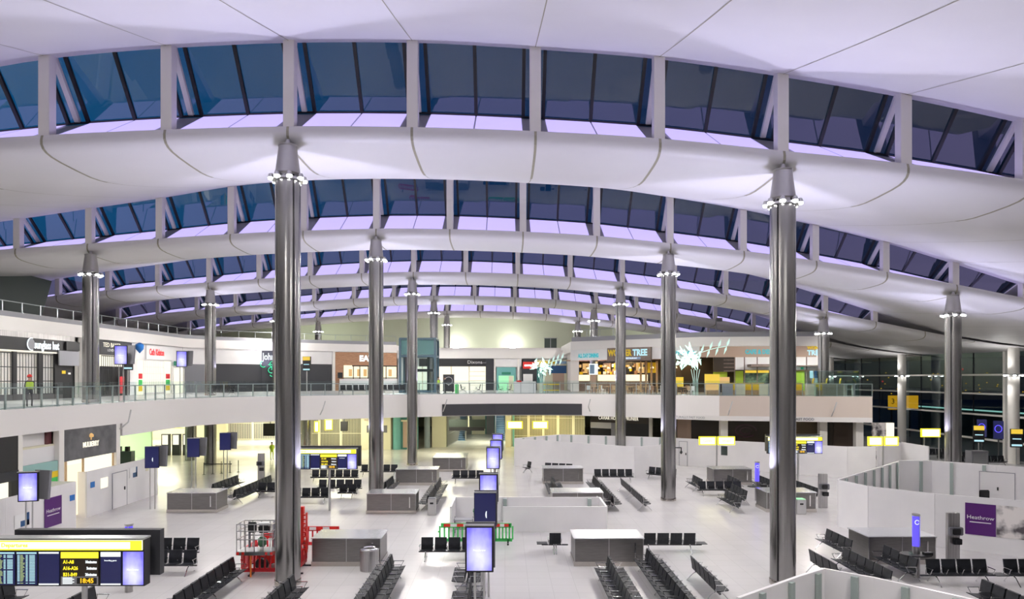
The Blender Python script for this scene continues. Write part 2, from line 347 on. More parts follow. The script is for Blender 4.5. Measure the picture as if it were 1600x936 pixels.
for n in range(-1, 5):
    y0 = YN(n); b = MB(); P = [prof(x) for x in XS]; m_ = len(P[0])
    b.v = [(x, y0 + t, lipz(x) + z) for x, pr in zip(XS, P) for t, z in pr]
    b.f = [(i * m_ + j, i * m_ + j + 1, (i + 1) * m_ + j + 1, (i + 1) * m_ + j) for i in range(len(XS) - 1) for j in range(m_ - 1)]
    ceil = struct(b.build('ceiling', M['roof'], smooth=True), 'white curved roof wave with rounded nose')
    # joints between the nose panels
    j = MB()
    for sx in SEAM[1:]:
        if n == -1 and abs(sx) > 30: continue
        for dx, w_ in ((0, .05),):
            pr = prof(sx)
            for q in range(1, len(pr) - 2):
                (t0, z0), (t1, z1) = pr[q], pr[q + 1]
                w2 = w_ if q < 11 else .018
                e = .012
                j.add([(sx - w2, y0 + t0, lipz(sx - w2) + z0 - e), (sx + w2, y0 + t0, lipz(sx + w2) + z0 - e), (sx + w2, y0 + t1, lipz(sx + w2) + z1 - e), (sx - w2, y0 + t1, lipz(sx - w2) + z1 - e)], [(0, 1, 2, 3)])
    jo = j.build('joint', M['joint'], ceil)
    for v in jo.data.vertices:      # push the front-facing stretch of the joint just proud of the nose
        if v.co.y < y0 + .5: v.co.y -= .012
    # a thin lengthwise crease between panels is left to the roof material
    lo, hi = (-27.2, 29.45) if n == 0 else ((-36.5, 34.0) if n == 1 else (-45.8, 34.0))
    if n == -1: lo, hi = 0, 0
    # grey bed under the light panels, and closing pieces where no glazing shows
    bed = MB(); clo = MB()
    for a, c in zip(XS, XS[1:]):
        mid = (a + c) / 2; glz = lo < mid < hi
        q = []
        for x in (a, c):
            s = dd(x) / 3.6; z = lipz(x)
            q.append([(x, y0 + .1, z - .02), (x, y0 + 2.35, z + 1.40 * s), (x, y0 + .75, z + dd(x) + .1)])
        bed.add([q[0][0], q[1][0], q[1][1], q[0][1]], [(0, 1, 2, 3)])
        if not glz: clo.add([q[0][1], q[1][1], q[1][2], q[0][2]], [(0, 1, 2, 3)])
    bed.build('sill_bed', M['sillgrey'] if n >= 0 else M['roof'], ceil)
    clo.build('closing_panel', M['roof'], ceil)
    if n == -1: continue
    S = [s for s in SEAM if lo - .1 <= s <= hi + .1]
    for a, c in zip(S, S[1:]):
        nwin += 1
        wdw = bpy.data.objects.new('window_%d' % nwin, None); C.objects.link(wdw); wdw.location = ((a + c) / 2, y0, lipz((a + c) / 2)); struct(wdw, 'slanted rooftop window bay above a lilac light sill')
        ox, oy, oz = wdw.location
        def P3(x, f, w_=0.0):           # f: 0 at the foot of the glass, 1 at its head; w_ offset towards the room
            s = dd(x) / 3.6; z0 = 1.40 * s; z1 = dd(x) + .06
            return (x - ox, 2.3 + (.75 - 2.3) * f - w_ * .8, lipz(x) - oz + z0 + (z1 - z0) * f - w_ * .4)
        def S3(x, f):                   # on the light sill
            s = dd(x) / 3.6; return (x - ox, .12 + 2.15 * f, lipz(x) - oz + .03 + 1.37 * s * f)
        # pane
        g = MB(); g.add([P3(a, 0), P3(c, 0), P3(c, 1), P3(a, 1)], [(0, 1, 2, 3)]); g.build('pane', M['sky_glass'], wdw)
        # mullions: centre and beside each post, plus foot
        mu = MB(); mid = (a + c) / 2
        for xm, hw in ((a + .42, .07), (mid, .07), (c - .42, .07)):
            A = [P3(xm - hw, 0, .12), P3(xm + hw, 0, .12), P3(xm + hw, 1, .12), P3(xm - hw, 1, .12)]; B = [P3(xm - hw, 0, -.02), P3(xm + hw, 0, -.02), P3(xm + hw, 1, -.02), P3(xm - hw, 1, -.02)]
            mu.add(A + B, [(0, 1, 2, 3), (4, 7, 6, 5), (0, 4, 5, 1), (1, 5, 6, 2), (2, 6, 7, 3), (3, 7, 4, 0)])
        A = [P3(a, 0, .1), P3(c, 0, .1), P3(c, .035, .1), P3(a, .035, .1)]; B = [P3(a, 0), P3(c, 0), P3(c, .035), P3(a, .035)]
        mu.add(A + B, [(0, 1, 2, 3), (4, 7, 6, 5), (0, 4, 5, 1), (2, 6, 7, 3)])
        mu.build('mullion', M['mullion'], wdw)
        for xa, xb in ((a + .5, mid - .03), (mid + .03, c - .5)):
            MB().add([S3(xa, 0), S3(xb, 0), S3(xb, 1), S3(xa, 1)], [(0, 1, 2, 3)]).build('sill_light', M['silllight'], wdw)
    # posts and struts at every joint
    for sx in S:
        D = dd(sx); s = D / 3.6; z = lipz(sx)
        p = bpy.data.objects.new('trim_%d' % (SEAM.index(sx) + 1 + 30 * n), None); C.objects.link(p); p.location = (sx, y0, z); struct(p, 'white post and slanted strut between two rooftop windows')
        MB().box(-.215, .215, .06, .5, -.03, D + .15).build('post', M['post'], p, bevel=.015)
        st = MB(); h = .10
        a_, b_ = (0.55, D + .05), (2.1, 1.42 * s)
        st.add([(-h, a_[0], a_[1]), (h, a_[0], a_[1]), (h, b_[0], b_[1]), (-h, b_[0], b_[1]), (-h, a_[0] + .22, a_[1]), (h, a_[0] + .22, a_[1]), (h, b_[0] + .22, b_[1]), (-h, b_[0] + .22, b_[1])],
               [(3, 2, 1, 0), (4, 5, 6, 7), (0, 1, 5, 4), (1, 2, 6, 5), (2, 3, 7, 6), (3, 0, 4, 7)])
        st.build('strut', M['post'], p)
# ---- floors and outer walls
XL, XR, YB, YF = -62, 49.3, 112, -14
struct(MB().box(XL, XR, YF, YB, -.3, 0).build('floor', M['floor']), 'pale polished terrazzo floor of the departure hall')
struct(MB().box(XL, XR + 1, YB, YB + .5, 0, 24).build('wall_back', M['endwall']), 'pale green-white end wall under the last roof wave')
struct(MB().box(XL, XR, YF - .5, YF, 0, 22).build('wall_front', M['white']))
struct(MB().box(XL - .5, XL, YF, YB, 0, 22).build('wall_left', M['white']))
struct(MB().box(-40, 40, YF, 1.5, 6.0, 6.37).build('floor', M['deckfloor']))
struct(MB().box(-40, 40, -9.6, 8.4, 16.8, 17.0).build('ceiling', M['roof']))
struct(MB().box(XL, XR, YF, 8.5, 19.3, 19.4).build('ceiling', M['roof']))
# dark raking wall at the upper left, standing on the top gallery
dw = MB(); pts = [(-38, 26, 12.6), (-38, 55.6, 12.6), (-38, 57.0, 16.1), (-38, 26, 16.9)]
dw.extrude(pts, ((0, 0, 0), (-.3, 0, 0))); struct(dw.build('wall_left', M['darkgreen']), 'dark raking wall above the top gallery at the left')
# ---- glazed facade at the right
fac = MB()
facade = bpy.data.objects.new('window_facade', None); C.objects.link(facade); struct(facade, 'tall dark glazed facade at the right of the hall')
MB().box(XR, XR + .03, 20, YB, 0, 11.5).build('pane', M['dark_glass'], facade)
for z in (1.7, 4.2, 6.35, 8.3):
    MB().box(XR - .28, XR - .02, 20, YB, z - .09, z + .09).build('transom', M['post'], facade)
y = 22.0
while y < YB:
    MB().box(XR - .05, XR + .02, y - .05, y + .05, 0, 11.5).build('mullion', M['mullion'], facade); y += 4.5
for y in (66.5, 84):
    MB().box(XR - .5, XR - .2, y - .15, y + .15, 0, 10.6).build('facade_post', M['post'], facade)
struct(MB().box(XR, XR + .3, YF, 20, 0, 13).build('wall_right', M['white']))
struct(MB().box(XR, 200, 0, 260, -.4, -.3).build('ground_outside', M['charcoal']))
# ---- gallery (mezzanine)
DZ = 6.37
EDGE = [(-24.2, 12), (-24.2, 43), (-24.2, 49.5), (-23.7, 52.3), (-22.2, 55), (-19.6, 57.6), (-16, 60), (-11.5, 62.4), (-6, 64.9), (-1, 66.5), (4, 66.9), (7.5, 66.2), (12, 63.6), (18.7, 59.3), (30.6, 56.6)]
slab = EDGE + [(30.6, 76), (40, 84), (40, YB), (XL, YB), (XL, 12)]
def inset(pts, d):
    out = []
    for i, p in enumerate(pts):
        a = Vector(pts[max(0, i - 1)]); b_ = Vector(pts[min(len(pts) - 1, i + 1)]); t_ = (b_ - a).normalized(); nrm = Vector((-t_.y, t_.x))
        out.append((p[0] + nrm.x * d, p[1] + nrm.y * d))
    return out
struct(MB().prism(inset(slab[:15], .1) + slab[15:], 6.1, DZ).build('floor', M['deckfloor']), 'grey gallery floor')
struct(MB().prism(inset(slab[:15], .25) + slab[15:], 4.3, 4.4).build('ceiling', M['cream']), 'soffit below the gallery')
def ribbon(name, pts, z0, z1, d0, d1, m, parent=None, smooth=True):
    A = inset(pts, d0); B = inset(pts, d1); b = MB(); k = len(pts)
    b.v = [(p[0], p[1], z0) for p in A] + [(p[0], p[1], z1) for p in A] + [(p[0], p[1], z0) for p in B] + [(p[0], p[1], z1) for p in B]
    for i in range(k - 1):
        b.f += [(i, i + 1, k + i + 1, k + i), (2 * k + i, 3 * k + i, 3 * k + i + 1, 2 * k + i + 1), (k + i, k + i + 1, 3 * k + i + 1, 3 * k + i), (i, 2 * k + i, 2 * k + i + 1, i + 1)]
    b.f += [(0, k, 3 * k, 2 * k), (k - 1, 3 * k - 1, 4 * k - 1, 2 * k - 1)]
    return b.build(name, m, parent, smooth=smooth)
struct(ribbon('wall_gallery_edge', EDGE[:2], 5.1, DZ + .05, 0, .12, M['fascia']), 'white gallery fascia over the ground-floor shops')
struct(ribbon('wall_gallery_edge', EDGE[1:14], 4.3, DZ + .05, 0, .12, M['fascia']), 'long curved white gallery fascia')
struct(ribbon('wall_gallery_edge', [EDGE[13], EDGE[14]], 4.66, DZ + .05, 0, .12, M['fascia_beige']), 'beige end stretch of the gallery fascia')
lb = ribbon('wall_gallery_edge', [(15.0, 61.7), EDGE[13], EDGE[14]], 4.25, 4.66, -.02, .1, M['fascia']); struct(lb, 'pale lettered band below the gallery fascia')
struct(MB().box(30.5, 30.62, 56.7, 76, 4.25, DZ + .05).build('wall_gallery_edge', M['fascia_beige']))
# blank dark board on the fascia
bo = ribbon('fascia_board', EDGE[8:12], 4.37, 5.46, -.1, -.01, M['charcoal'], smooth=False)
tag(bo, 'long blank charcoal board on the white gallery fascia, above the yellow hanging signs', 'signboard')
# balustrades
def balustrade(pts, label, step=1.25, z=DZ, h=1.1, glass=True, d=.08):
    pts = inset(pts, d); t_ = thing('glass_balustrade' if glass else 'guard_rail', label, 'balustrade', (pts[0][0], pts[0][1], z)); ox, oy = pts[0]
    L_ = [0]
    for a, b_ in zip(pts, pts[1:]): L_.append(L_[-1] + math.dist(a, b_))
    def P(s):
        for i in range(len(pts) - 1):
            if s <= L_[i + 1] + 1e-6:
                f = (s - L_[i]) / (L_[i + 1] - L_[i]); return (pts[i][0] + (pts[i + 1][0] - pts[i][0]) * f - ox, pts[i][1] + (pts[i + 1][1] - pts[i][1]) * f - oy)
    MB().tube([(*[c - o for c, o in zip(p, (ox, oy))], h) for p in pts], .035, 6).build('handrail', M['railsteel'], t_)
    MB().tube([(*[c - o for c, o in zip(p, (ox, oy))], .12) for p in pts], .02, 4).build('lower_rail', M['railsteel'], t_)
    k = int(L_[-1] / step); st = L_[-1] / k
    for i in range(k + 1):
        p = P(i * st); MB().box(p[0] - .03, p[0] + .03, p[1] - .05, p[1] + .05, 0, h).build('post', M['railsteel'], t_)
    if glass:
        b = MB(); q = [(p[0] - ox, p[1] - oy) for p in inset([(p[0], p[1]) for p in pts], -.05)]
        for a, c in zip(q, q[1:]): b.add([(*a, .02), (*c, .02), (*c, h + .25), (*a, h + .25)], [(0, 1, 2, 3)])
        b.build('glass_panel', M['glass'], t_)
    return t_
balustrade([(-24.2, 24), (-24.2, 43), (-24.2, 49.5), (-23.7, 52.3)], 'glass and steel balustrade in front of the left gallery shops')
balustrade(EDGE[3:10], 'curved glass balustrade of the gallery in front of the black and wooden shops')
balustrade(EDGE[9:14], 'glass balustrade of the gallery before the restaurant with the brown sign')
balustrade(EDGE[13:15] , 'glass balustrade above the beige gallery fascia at the right end')
# small slanted brackets on the fascia
for px, py in ((186, 650), (500, 655), (692, 648), (922, 645), (1138, 652), (1299, 650)):
    best = None
    for a, b_ in zip(EDGE, EDGE[1:]):
        f = Front(None, a, b_); u = f.at(px)
        if 0 <= u <= f.len: best = (a[0] + f.d.x * u, a[1] + f.d.y * u, math.atan2(f.d.y, f.d.x))
    o = MB().tube([(0, -.05, 4.75), (.05, -.55, 5.2), (.28, -.6, 5.95)], .05, 6).build('banner_bracket', M['steel_light'], loc=(best[0], best[1], 0)); o.rotation_euler.z = best[2]
    tag(o, {186: 'thin slanted bracket at the fascia corner above the grey stone shop sign', 500: 'thin slanted bracket on the gallery fascia between the two nearest left columns', 692: 'thin slanted bracket just left of the blank charcoal board', 922: 'thin slanted bracket just right of the blank charcoal board', 1138: 'thin slanted bracket on the beige fascia above the fast food lettering', 1299: 'thin slanted bracket on the beige fascia near its right end'}[px], 'bracket', 'slanted brackets on the fascia')

# ---- top gallery parapets
TOP = [(-35, 26), (-35, 74), (-33, 77.6), (-29, 81), (-21.5, 85.8), (-14.2, 89)]
struct(ribbon('wall_top_parapet', TOP, 11.3, 12.3, -.15, .2, M['fascia']), 'white upper fascia above the left gallery shops')
struct(ribbon('wall_top_parapet', TOP, 12.3, 12.7, .1, .4, M['grey']), 'grey upper edge of the left gallery')
struct(MB().prism([(-35.1, 26), (-35.1, 74), (-33.1, 77.7), (-29.1, 81.1), (-21.6, 85.9), (-14.3, 89.1), (-14.3, YB), (XL, YB), (XL, 26)], 11.3, 12.3).build('floor', M['fascia']), 'upper gallery floor above the left shops')
balustrade([(-35, 38), (-35, 74), (-33, 77.6), (-29, 81), (-21.5, 85.8), (-14.2, 89)], 'plain steel guard rail along the top of the left upper gallery', 1.9, 12.6, .85, False, .35)
MID = [(-14.2, 89.5), (8.5, 89.5)]
struct(ribbon('wall_top_parapet', MID, 10.55, 11.6, 0, .3, M['fascia']), 'white upper fascia over the middle shops')
struct(MB().box(-14.2, 9, 89.6, YB, 10.9, 11.5).build('floor', M['fascia']))
struct(MB().box(-14.2, 9, 93.0, 93.2, 11.5, 12.1).build('wall_top_parapet', M['fascia']))
RT = [(7.6, 78.8), (20, 69.8), (31.4, 68.6)]
struct(ribbon('wall_top_parapet', RT, 11.25, 12.15, 0, .3, M['fascia']), 'white upper fascia above the restaurant')
struct(ribbon('wall_top_parapet', RT, 12.15, 12.7, .25, .5, M['grey']), 'grey upper edge above the restaurant')
struct(MB().prism(inset(RT, .1) + [(31.4, 90), (7.6, 92)], 11.0, 12.2).build('floor', M['fascia']))
struct(MB().box(31.3, 31.6, 68.6, 90, 6.4, 12.7).build('wall_right', M['fascia']))
balustrade([(7.9, 79.2), (12, 76.2)], 'short white guard rail on the corner of the upper restaurant block', 1.6, 12.6, .95, False, .3)
struct(MB().prism([(8.2, 89.5), (8.2, 80), (7.6, 78.8), (8.6, 79), (9, 89.5)], 6.4, 11.3).build('wall_middle', M['fascia']))

# ================================================================= COLUMNS
R_ = .475
def column_mesh():
    b = MB(); n = 64
    def sec(z):
        out = []
        for k in range(n):
            a = 2 * PI * k / n; r = R_
            da = min(abs((a - q + PI) % (2 * PI) - PI) for q in (PI / 4, 3 * PI / 4, 5 * PI / 4, 7 * PI / 4))
            if da < .05: r = R_ - .05
            out.append((r * math.cos(a), r * math.sin(a), z))
        return out
    b.v = sec(0) + sec(1); b.f = [(k, (k + 1) % n, n + (k + 1) % n, n + k) for k in range(n)] + [tuple(range(n))[::-1], tuple(range(n, 2 * n))]
    return b
COLM = column_mesh().mesh('shaft', M['column'])
for p in COLM.polygons: p.use_smooth = False
SEAMM = MB()
for q in (PI / 4, 3 * PI / 4, 5 * PI / 4, 7 * PI / 4):
    c_, s_ = math.cos(q), math.sin(q)
    SEAMM.add([((R_ - .012) * c_ - e * .022 * s_, (R_ - .012) * s_ + e * .022 * c_, z) for e, z in ((-1, 0), (1, 0), (1, 1), (-1, 1))], [(0, 1, 2, 3)])
SEAMM = SEAMM.mesh('seam', M['black'])
b = MB(); b.lathe([(.47, 0), (.50, .08), (.47, .12), (.46, .2), (.345, 1.12), (.36, 1.14), (.36, 1.2), (.12, 1.24), (.07, 1.42)], n=32)
CAPM = b.mesh('tapered_cap', mat('cap_steel', (.42, .41, .40), .3, .9), True)
RINGM = MB().lathe([(.50, -.22), (.60, -.2), (.60, -.12), (.5, -.1)], n=32).mesh('lamp_ring', M['steel_light'], True)
HEADM = MB().lathe([(.03, .10), (.075, .08), (.10, .0), (.105, -.06), (.09, -.07)], n=14).mesh('lamp_head', M['steel_light'], True)
LENSM = MB().lathe([(.02, -.02), (.08, -.04), (.11, -.08), (.09, -.14), (.04, -.16)], n=14).mesh('lamp_lens', M['e_lamp'], True)
BASEM = MB().lathe([(.5, 0), (.5, .18), (.49, .2)], n=32).mesh('base_ring', M['kick'], True)
def column(x, n, label, z0=0, lit=True, real=True):
    y = YN(n); top = lipz(x) - .52
    t = thing('steel_column', label, 'column', (x, y, z0), 0, 'tall steel columns with lamp rings'); H = top - z0; hc = H - 1.42
    inst('shaft', COLM, t, scale=(1, 1, hc)); inst('seam', SEAMM, t, scale=(1, 1, hc)); inst('base_ring', BASEM, t)
    inst('tapered_cap', CAPM, t, (0, 0, hc)); inst('lamp_ring', RINGM, t, (0, 0, hc))
    for k in range(8):
        a = 2 * PI * (k + .5) / 8
        h = inst('lamp_head', HEADM, t, (.62 * math.cos(a), .62 * math.sin(a), hc - .05)); inst('lamp_lens', LENSM, h)
    MB().cbox(0, 0, -.1, 1.0, .04, .04).cbox(0, 0, -.1, .04, 1.1, .04).build('lamp_arm', M['steel_light'], t, loc=(0, 0, hc))
    if lit:
        for a in (PI / 4, 3 * PI / 4, 5 * PI / 4, 7 * PI / 4):
            spot((x + .8 * math.cos(a), y + .8 * math.sin(a), z0 + hc - .35), LAMP_W, (1, .96, .89), 128, blend=.8, rot=(math.radians(38), 0, a - PI / 2))
        zu = 4.2 if n < 2 else max(7.4, z0 + 2.2)
        for sx in (-.85, .85): spot((x + sx, y + .02, zu), UP_W * (.2 if n < 0 else .5) * min(1, ((top - zu) / 12.5) ** 2), (.72, .70, 1), 118, up=True, blend=1)  # added lilac uplights without fittings, placed to brighten the nose undersides
    return t
column(-8.4, 0, 'large brushed steel column standing behind the red work platform')
column(10.75, 0, 'large brushed steel column just left of the curved white screens')
column(-27.0, 1, 'steel column on the left gallery beside the black shop with lit sunglasses sign', DZ)
column(-8.4, 1, 'steel column rising behind the metal desk with black seats and lit board beside it')
column(10.65, 1, 'steel column in front of the white hoarding, with a small camera arm')
column(29.2, 1, 'steel column at the right beyond the hoarding with double doors')
column(-27.0, 2, 'steel column on the left gallery between the black shopfronts', DZ)
column(-8.5, 2, 'steel column whose cap stands left of the lift shaft, before the curved fascia')
column(10.6, 2, 'steel column crossing the brown wooden restaurant sign')
column(29.2, 2, 'steel column on the gallery at the right end of the restaurant', DZ)
column(-27.0, 3, 'distant steel column mostly hidden by the nearest left column', DZ)
column(-8.4, 3, 'steel column on the gallery just right of the lift shaft', DZ)
column(10.5, 3, 'distant steel column behind the corner of the upper restaurant block', DZ)
column(-27.0, 4, 'far steel column on the upper gallery before the greenish end wall', DZ)
column(-8.4, 4, 'far steel column behind the two standing people', DZ)
column(10.5, 4, 'farthest steel column at the left edge of the restaurant block', DZ)
column(-8.4, -1, 'steel column left of the viewing gallery'); column(10.75, -1, 'steel column right of the viewing gallery')
for x in (-27, 29.2):
    spot((x, 28, 15), 1500, (1, .985, .955), 165); spot((x, 12, 15), 1200, (1, .985, .955), 165)
# ground-floor feet of the gallery columns, seen under the fascia
for (x, y, l) in [(-27, 62.3, 'round column foot under the gallery beside dark navy screens'), (-30.5, 66, 'round column under the gallery behind the dark navy screen'), (-21.0, 72, 'round column under the gallery by the orange cone'), (-20, 64.5, 'round column under the gallery just right of the nearest left column')]:
    t = thing('round_column', l, 'column', (x, y, 0), 0, 'columns under the gallery')
    inst('shaft', COLM, t, scale=(1.1, 1.1, 4.29)); inst('seam', SEAMM, t, scale=(1.1, 1.1, 4.29))
for i, (y) in enumerate((63.2, 81, 98.8)):
    t = thing('white_column', ['white column with lamp ring at the far right of the facade', 'white column with lamp ring before the facade, beside the orange outside sign', 'white column with lamp ring next to the beige gallery end'][i], 'column', (47.3, y, 0), 0, 'white facade columns')
    MB().lathe([(.46, 0), (.46, 11.0)], n=28).build('shaft', M['post'], t, smooth=True)
    MB().lathe([(.46, 8.1), (.6, 8.15), (.6, 8.3), (.46, 8.35)], n=24).build('lamp_ring', M['steel_light'], t)
    for k in range(6):
        a = 2 * PI * k / 6; h = inst('lamp_head', HEADM, t, (.75 * math.cos(a), .75 * math.sin(a), 8.3)); inst('lamp_lens', LENSM, h)
    spot((45.6, y, 8.0), 260, (1, .98, .95), 140); spot((45.6, y, 8.5), 200, (1, .98, .95), 160, up=True)

# ================================================================= SEATING
SEATM = MB()
sec = [(-.56, .455), (-.52, .43), (-.30, .405), (-.12, .40), (-.06, .43), (-.06, .455), (-.12, .43), (-.30, .435), (-.52, .46), (-.555, .48)]
SEATM.extrude([(0, y, z) for y, z in sec], ((-.26, 0, 0), (.26, 0, 0)))
SEATM = SEATM.mesh('seat', M['leather'])
sec = [(-.10, .44), (-.055, .44), (-.035, .62), (.02, .93), (-.02, .935), (-.085, .62)]
BACKM = MB().extrude([(0, y, z) for y, z in sec], ((-.26, 0, 0), (.26, 0, 0))).mesh('backrest', M['leather'])
ARMM = MB(); ARMM.box(-.02, .02, -.50, -.08, .635, .655); ARMM.tube([(0, -.1, .645), (0, -.07, .5), (0, -.1, .38)], .014, 5); ARMM.tube([(0, -.48, .64), (0, -.36, .42)], .012, 5)
ARMM = ARMM.mesh('armrest', M['chrome'])
def leg_mesh(double):
    b = MB(); f = .42
    b.tube([(0, -.02, .36), (0, -.16, .30), (0, -f, .03)], .02, 6); b.tube([(0, .02, .36), (0, .16, .30), (0, f, .03)], .02, 6)
    b.lathe([(.03, 0), (.03, .03)], 0, -f, 8); b.lathe([(.03, 0), (.03, .03)], 0, f, 8); b.cbox(0, 0, .36, .05, .14, .05); return b
LEGM = leg_mesh(0).mesh('leg', M['chrome'], True)
BEAMM = MB().cbox(0, 0, .355, 1, .07, .05).mesh('beam', M['charcoal'])
TABM = MB().box(-.24, .24, -.5, -.04, .40, .425).mesh('side_table', M['charcoal'])
def bench(x, y, rot, n, label, double=False, table=0, pitch=.6, z=0):
    """x, y: middle of the row; rot: 0 faces the camera (-Y), 90 faces +X, -90 faces -X, 180 faces away"""
    t = thing('beam_bench', label, 'airport seating', (x, y, z), math.radians(rot), 'black leather beam seating of the gates')
    W = n * pitch
    for side in ((0, 1) if double else (0,)):
        rz = PI * side
        off = -.02 if double else 0.1
        for i in range(n):
            u = -W / 2 + pitch * (i + .5); q = Matrix.Rotation(rz, 3, 'Z') @ Vector((u, off, 0))
            inst('seat', SEATM, t, q, rz); inst('backrest', BACKM, t, q, rz)
        for i in range(n + 1):
            u = -W / 2 + pitch * i; q = Matrix.Rotation(rz, 3, 'Z') @ Vector((u, off, 0)); inst('armrest', ARMM, t, q, rz)
    inst('beam', BEAMM, t, (0, -.12 if not double else 0, 0), 0, (W + .1 + abs(table) * .5, 1, 1))
    k = 2 if n < 7 else 3
    for i in range(k): inst('leg', LEGM, t, (-W / 2 + .25 + (W - .5) * i / (k - 1), -.12 if not double else 0, 0))
    if table: inst('side_table', TABM, t, (table * (W / 2 + .28), .08, 0))
    return t
def row_y(x, ya, yb, facing, label, double=False, **k):     # a row along Y
    n = max(2, round((yb - ya) / .6)); return bench(x, (ya + yb) / 2, 90 if facing > 0 else -90, n, label, double, **k)
def row_x(xa, xb, y, label, away=False, **k):
    n = max(1, round((xb - xa) / .6)); return bench((xa + xb) / 2, y, 180 if away else 0, n, label, **k)
row_y(-10.7, 21.9, 26.8, 1, 'double row of seats running from the red platform down to the bottom edge', True)
row_y(-7.6, 20.8, 24.4, 1, 'double row of black seats at the foot of the nearest left column', True)
row_y(-4.55, 21.8, 27.2, 1, 'double row of black seats beside the round steel bin', True)
row_y(-1.4, 25.0, 26.9, 1, 'short double group of black seats right under the nearest purple screen', True)
row_y(-1.25, 20.4, 23.8, 1, 'double row of black seats cut by the bottom edge below the nearest purple screen', True)
row_x(-3.75, -1.3, 29.9, 'row of four black seats facing out in front of the green barriers')
row_x(1.95, 2.6, 30.9, 'single black seat with small table left of the right-hand near desk', True, table=1)
row_x(6.25, 8.7, 30.9, 'row of four black seats seen from behind, right of the near metal desk', True, table=-1)
row_y(4.1, 21.6, 26.8, -1, 'double row of black seats running down in front of the right-hand near desk', True)
row_y(5.9, 21.6, 28.1, -1, 'long double row of black seats starting at the right corner of the near desk', True)
row_y(7.45, 23.9, 27.0, 1, 'single row of seats with backs turned left, beside the long double row')
row_y(14.95, 29.3, 31.9, -1, 'row of five black seats left of the large near desk at the right')
row_y(14.0, 24.8, 28.2, -1, 'row of black seats facing left behind the curved white screens')
row_y(12.6, 25.6, 28.0, 1, 'row of black seats showing its backs, nearest above the white screens at the bottom right')
row_y(15.9, 26.3, 28.7, -1, 'row of four black seats in front of the large right desk')
row_x(16.3, 18.7, 26.3, 'row of four black seats facing out, right of the blue info column', table=1)
row_x(19.3, 21.7, 26.3, 'row of black seats cut by the right edge below the purple poster')
row_y(16.7, 20.8, 23.8, -1, 'double row of black seats at the bottom right corner', True)
row_x(18.6, 20.4, 23.9, 'black seats at the right edge nearest the bottom right corner')
row_x(-16.4, -13.4, 29.8, 'row of black seats facing out behind the departures board, farther of the two')
row_x(-16.0, -12.7, 27.7, 'row of black seats facing out behind the departures board, nearer of the two')
row_y(-17.0, 19.4, 23.4, 1, 'double row of black seats under the left end of the departures board', True)
row_y(-13.9, 19.4, 23.0, 1, 'double row of black seats under the clock of the departures board', True)
row_y(-19.4, 45.2, 49.2, 1, 'double row of black seats behind the leftmost metal desk', True)
row_y(-17.0, 42.8, 49.2, 1, 'long double row of black seats left of the nearest left column, middle distance', True)
row_x(-16.6, -14.8, 45.6, 'short row of black seats peeping out left of the nearest left column')
row_x(-14.8, -11.2, 52.0, 'row of black seats just behind the second departures board')
row_x(-12.9, -9.9, 47.0, 'row of black seats cut by the second departures board pole')
row_x(-13.6, -11.2, 43.4, 'row of black seats at the foot of the second departures board pole')
row_x(-11.0, -9.8, 45.0, 'pair of black seats right of the second board pole')
row_x(-11.7, -8.7, 55.2, 'row of black seats seen on both sides of the second left column')
row_y(-8.1, 46.0, 49.0, 1, 'row of black seats between the second left column and the metal desk behind it', True)
row_y(-4.6, 40.6, 44.2, 1, 'double row of black seats right of the middle-left desk, nearer half', True)
row_y(-4.6, 44.6, 48.2, 1, 'double row of black seats right of the middle-left desk, farther half', True)
row_x(-4.0, -1.6, 51.7, 'row of four black seats facing out behind the middle purple screen')
bench(2.0, 57.2, -60, 1, 'single black seat standing alone before the long white hoarding')
bench(4.4, 56.0, -20, 4, 'row of black seats behind the farther right desk, before the hoarding')
row_x(6.8, 9.9, 52.4, 'row of five black seats facing out along the long white hoarding')
bench(12.3, 53.2, -40, 4, 'small row of black seats left of the second right column')
row_y(3.4, 44.2, 48.7, -1, 'double row of black seats running behind the white-topped middle desk', True)
row_y(6.4, 40.6, 44.6, -1, 'double row of black seats right of the middle desk, nearer half', True)
row_y(6.4, 45.0, 49.0, -1, 'double row of black seats right of the middle desk, farther half', True)
row_y(8.25, 40.5, 44.1, 1, 'single row of black seats with backs to the left, nearer half', )
row_y(8.25, 44.5, 48.1, 1, 'single row of black seats with backs to the left, farther half')
row_y(13.6, 47.0, 49.6, -1, 'row of black seats facing left by the yellow floor glow, behind the row of five')
row_x(13.1, 16.1, 46.2, 'row of five black seats facing out in the right-hand cluster')
row_y(16.1, 47.0, 49.4, -1, 'row of black seats before the farthest right desk')
row_y(13.8, 39.9, 42.8, -1, 'row of black seats facing left, nearest of the right-hand cluster')
row_y(15.0, 42.4, 45.2, -1, 'row of black seats touching the left end of the middle right desk')
row_y(18.3, 46.5, 49.4, -1, 'row of black seats beside the distant blue info column')
row_y(19.9, 43.4, 46.8, -1, 'row of black seats behind the middle right desk, right of the large column')
for i, y in enumerate((61.5, 64.5, 67.5)):
    row_x(41.0, 45.2, y, ['row of black seats by the dark facade, nearest of the three at the far right', 'row of black seats by the dark facade, middle of the three at the far right', 'row of black seats by the dark facade, farthest of the three'][i])
# seats up on the gallery
for (x, y, r, n, l) in [(-24.6, 59.3, -30, 5, 'black seats on the gallery before the dark louvred shopfront'), (-14.6, 66.4, 20, 5, 'black seats on the gallery below the wooden shopfront, left half'), (-11.2, 68.2, 20, 4, 'black seats on the gallery below the wooden shopfront, right half'),
                        (-4.6, 72, 90, 2, 'black seats on the gallery beside the green bin'), (-2.7, 72, -90, 2, 'black seats on the gallery, seen side on before the lit electronics shop'), (-0.6, 72, 90, 2, 'black seats on the gallery left of the white kiosk'), (.6, 72, -90, 2, 'black seats on the gallery touching the white kiosk')]:
    bench(x, y, r, n, l, z=DZ)

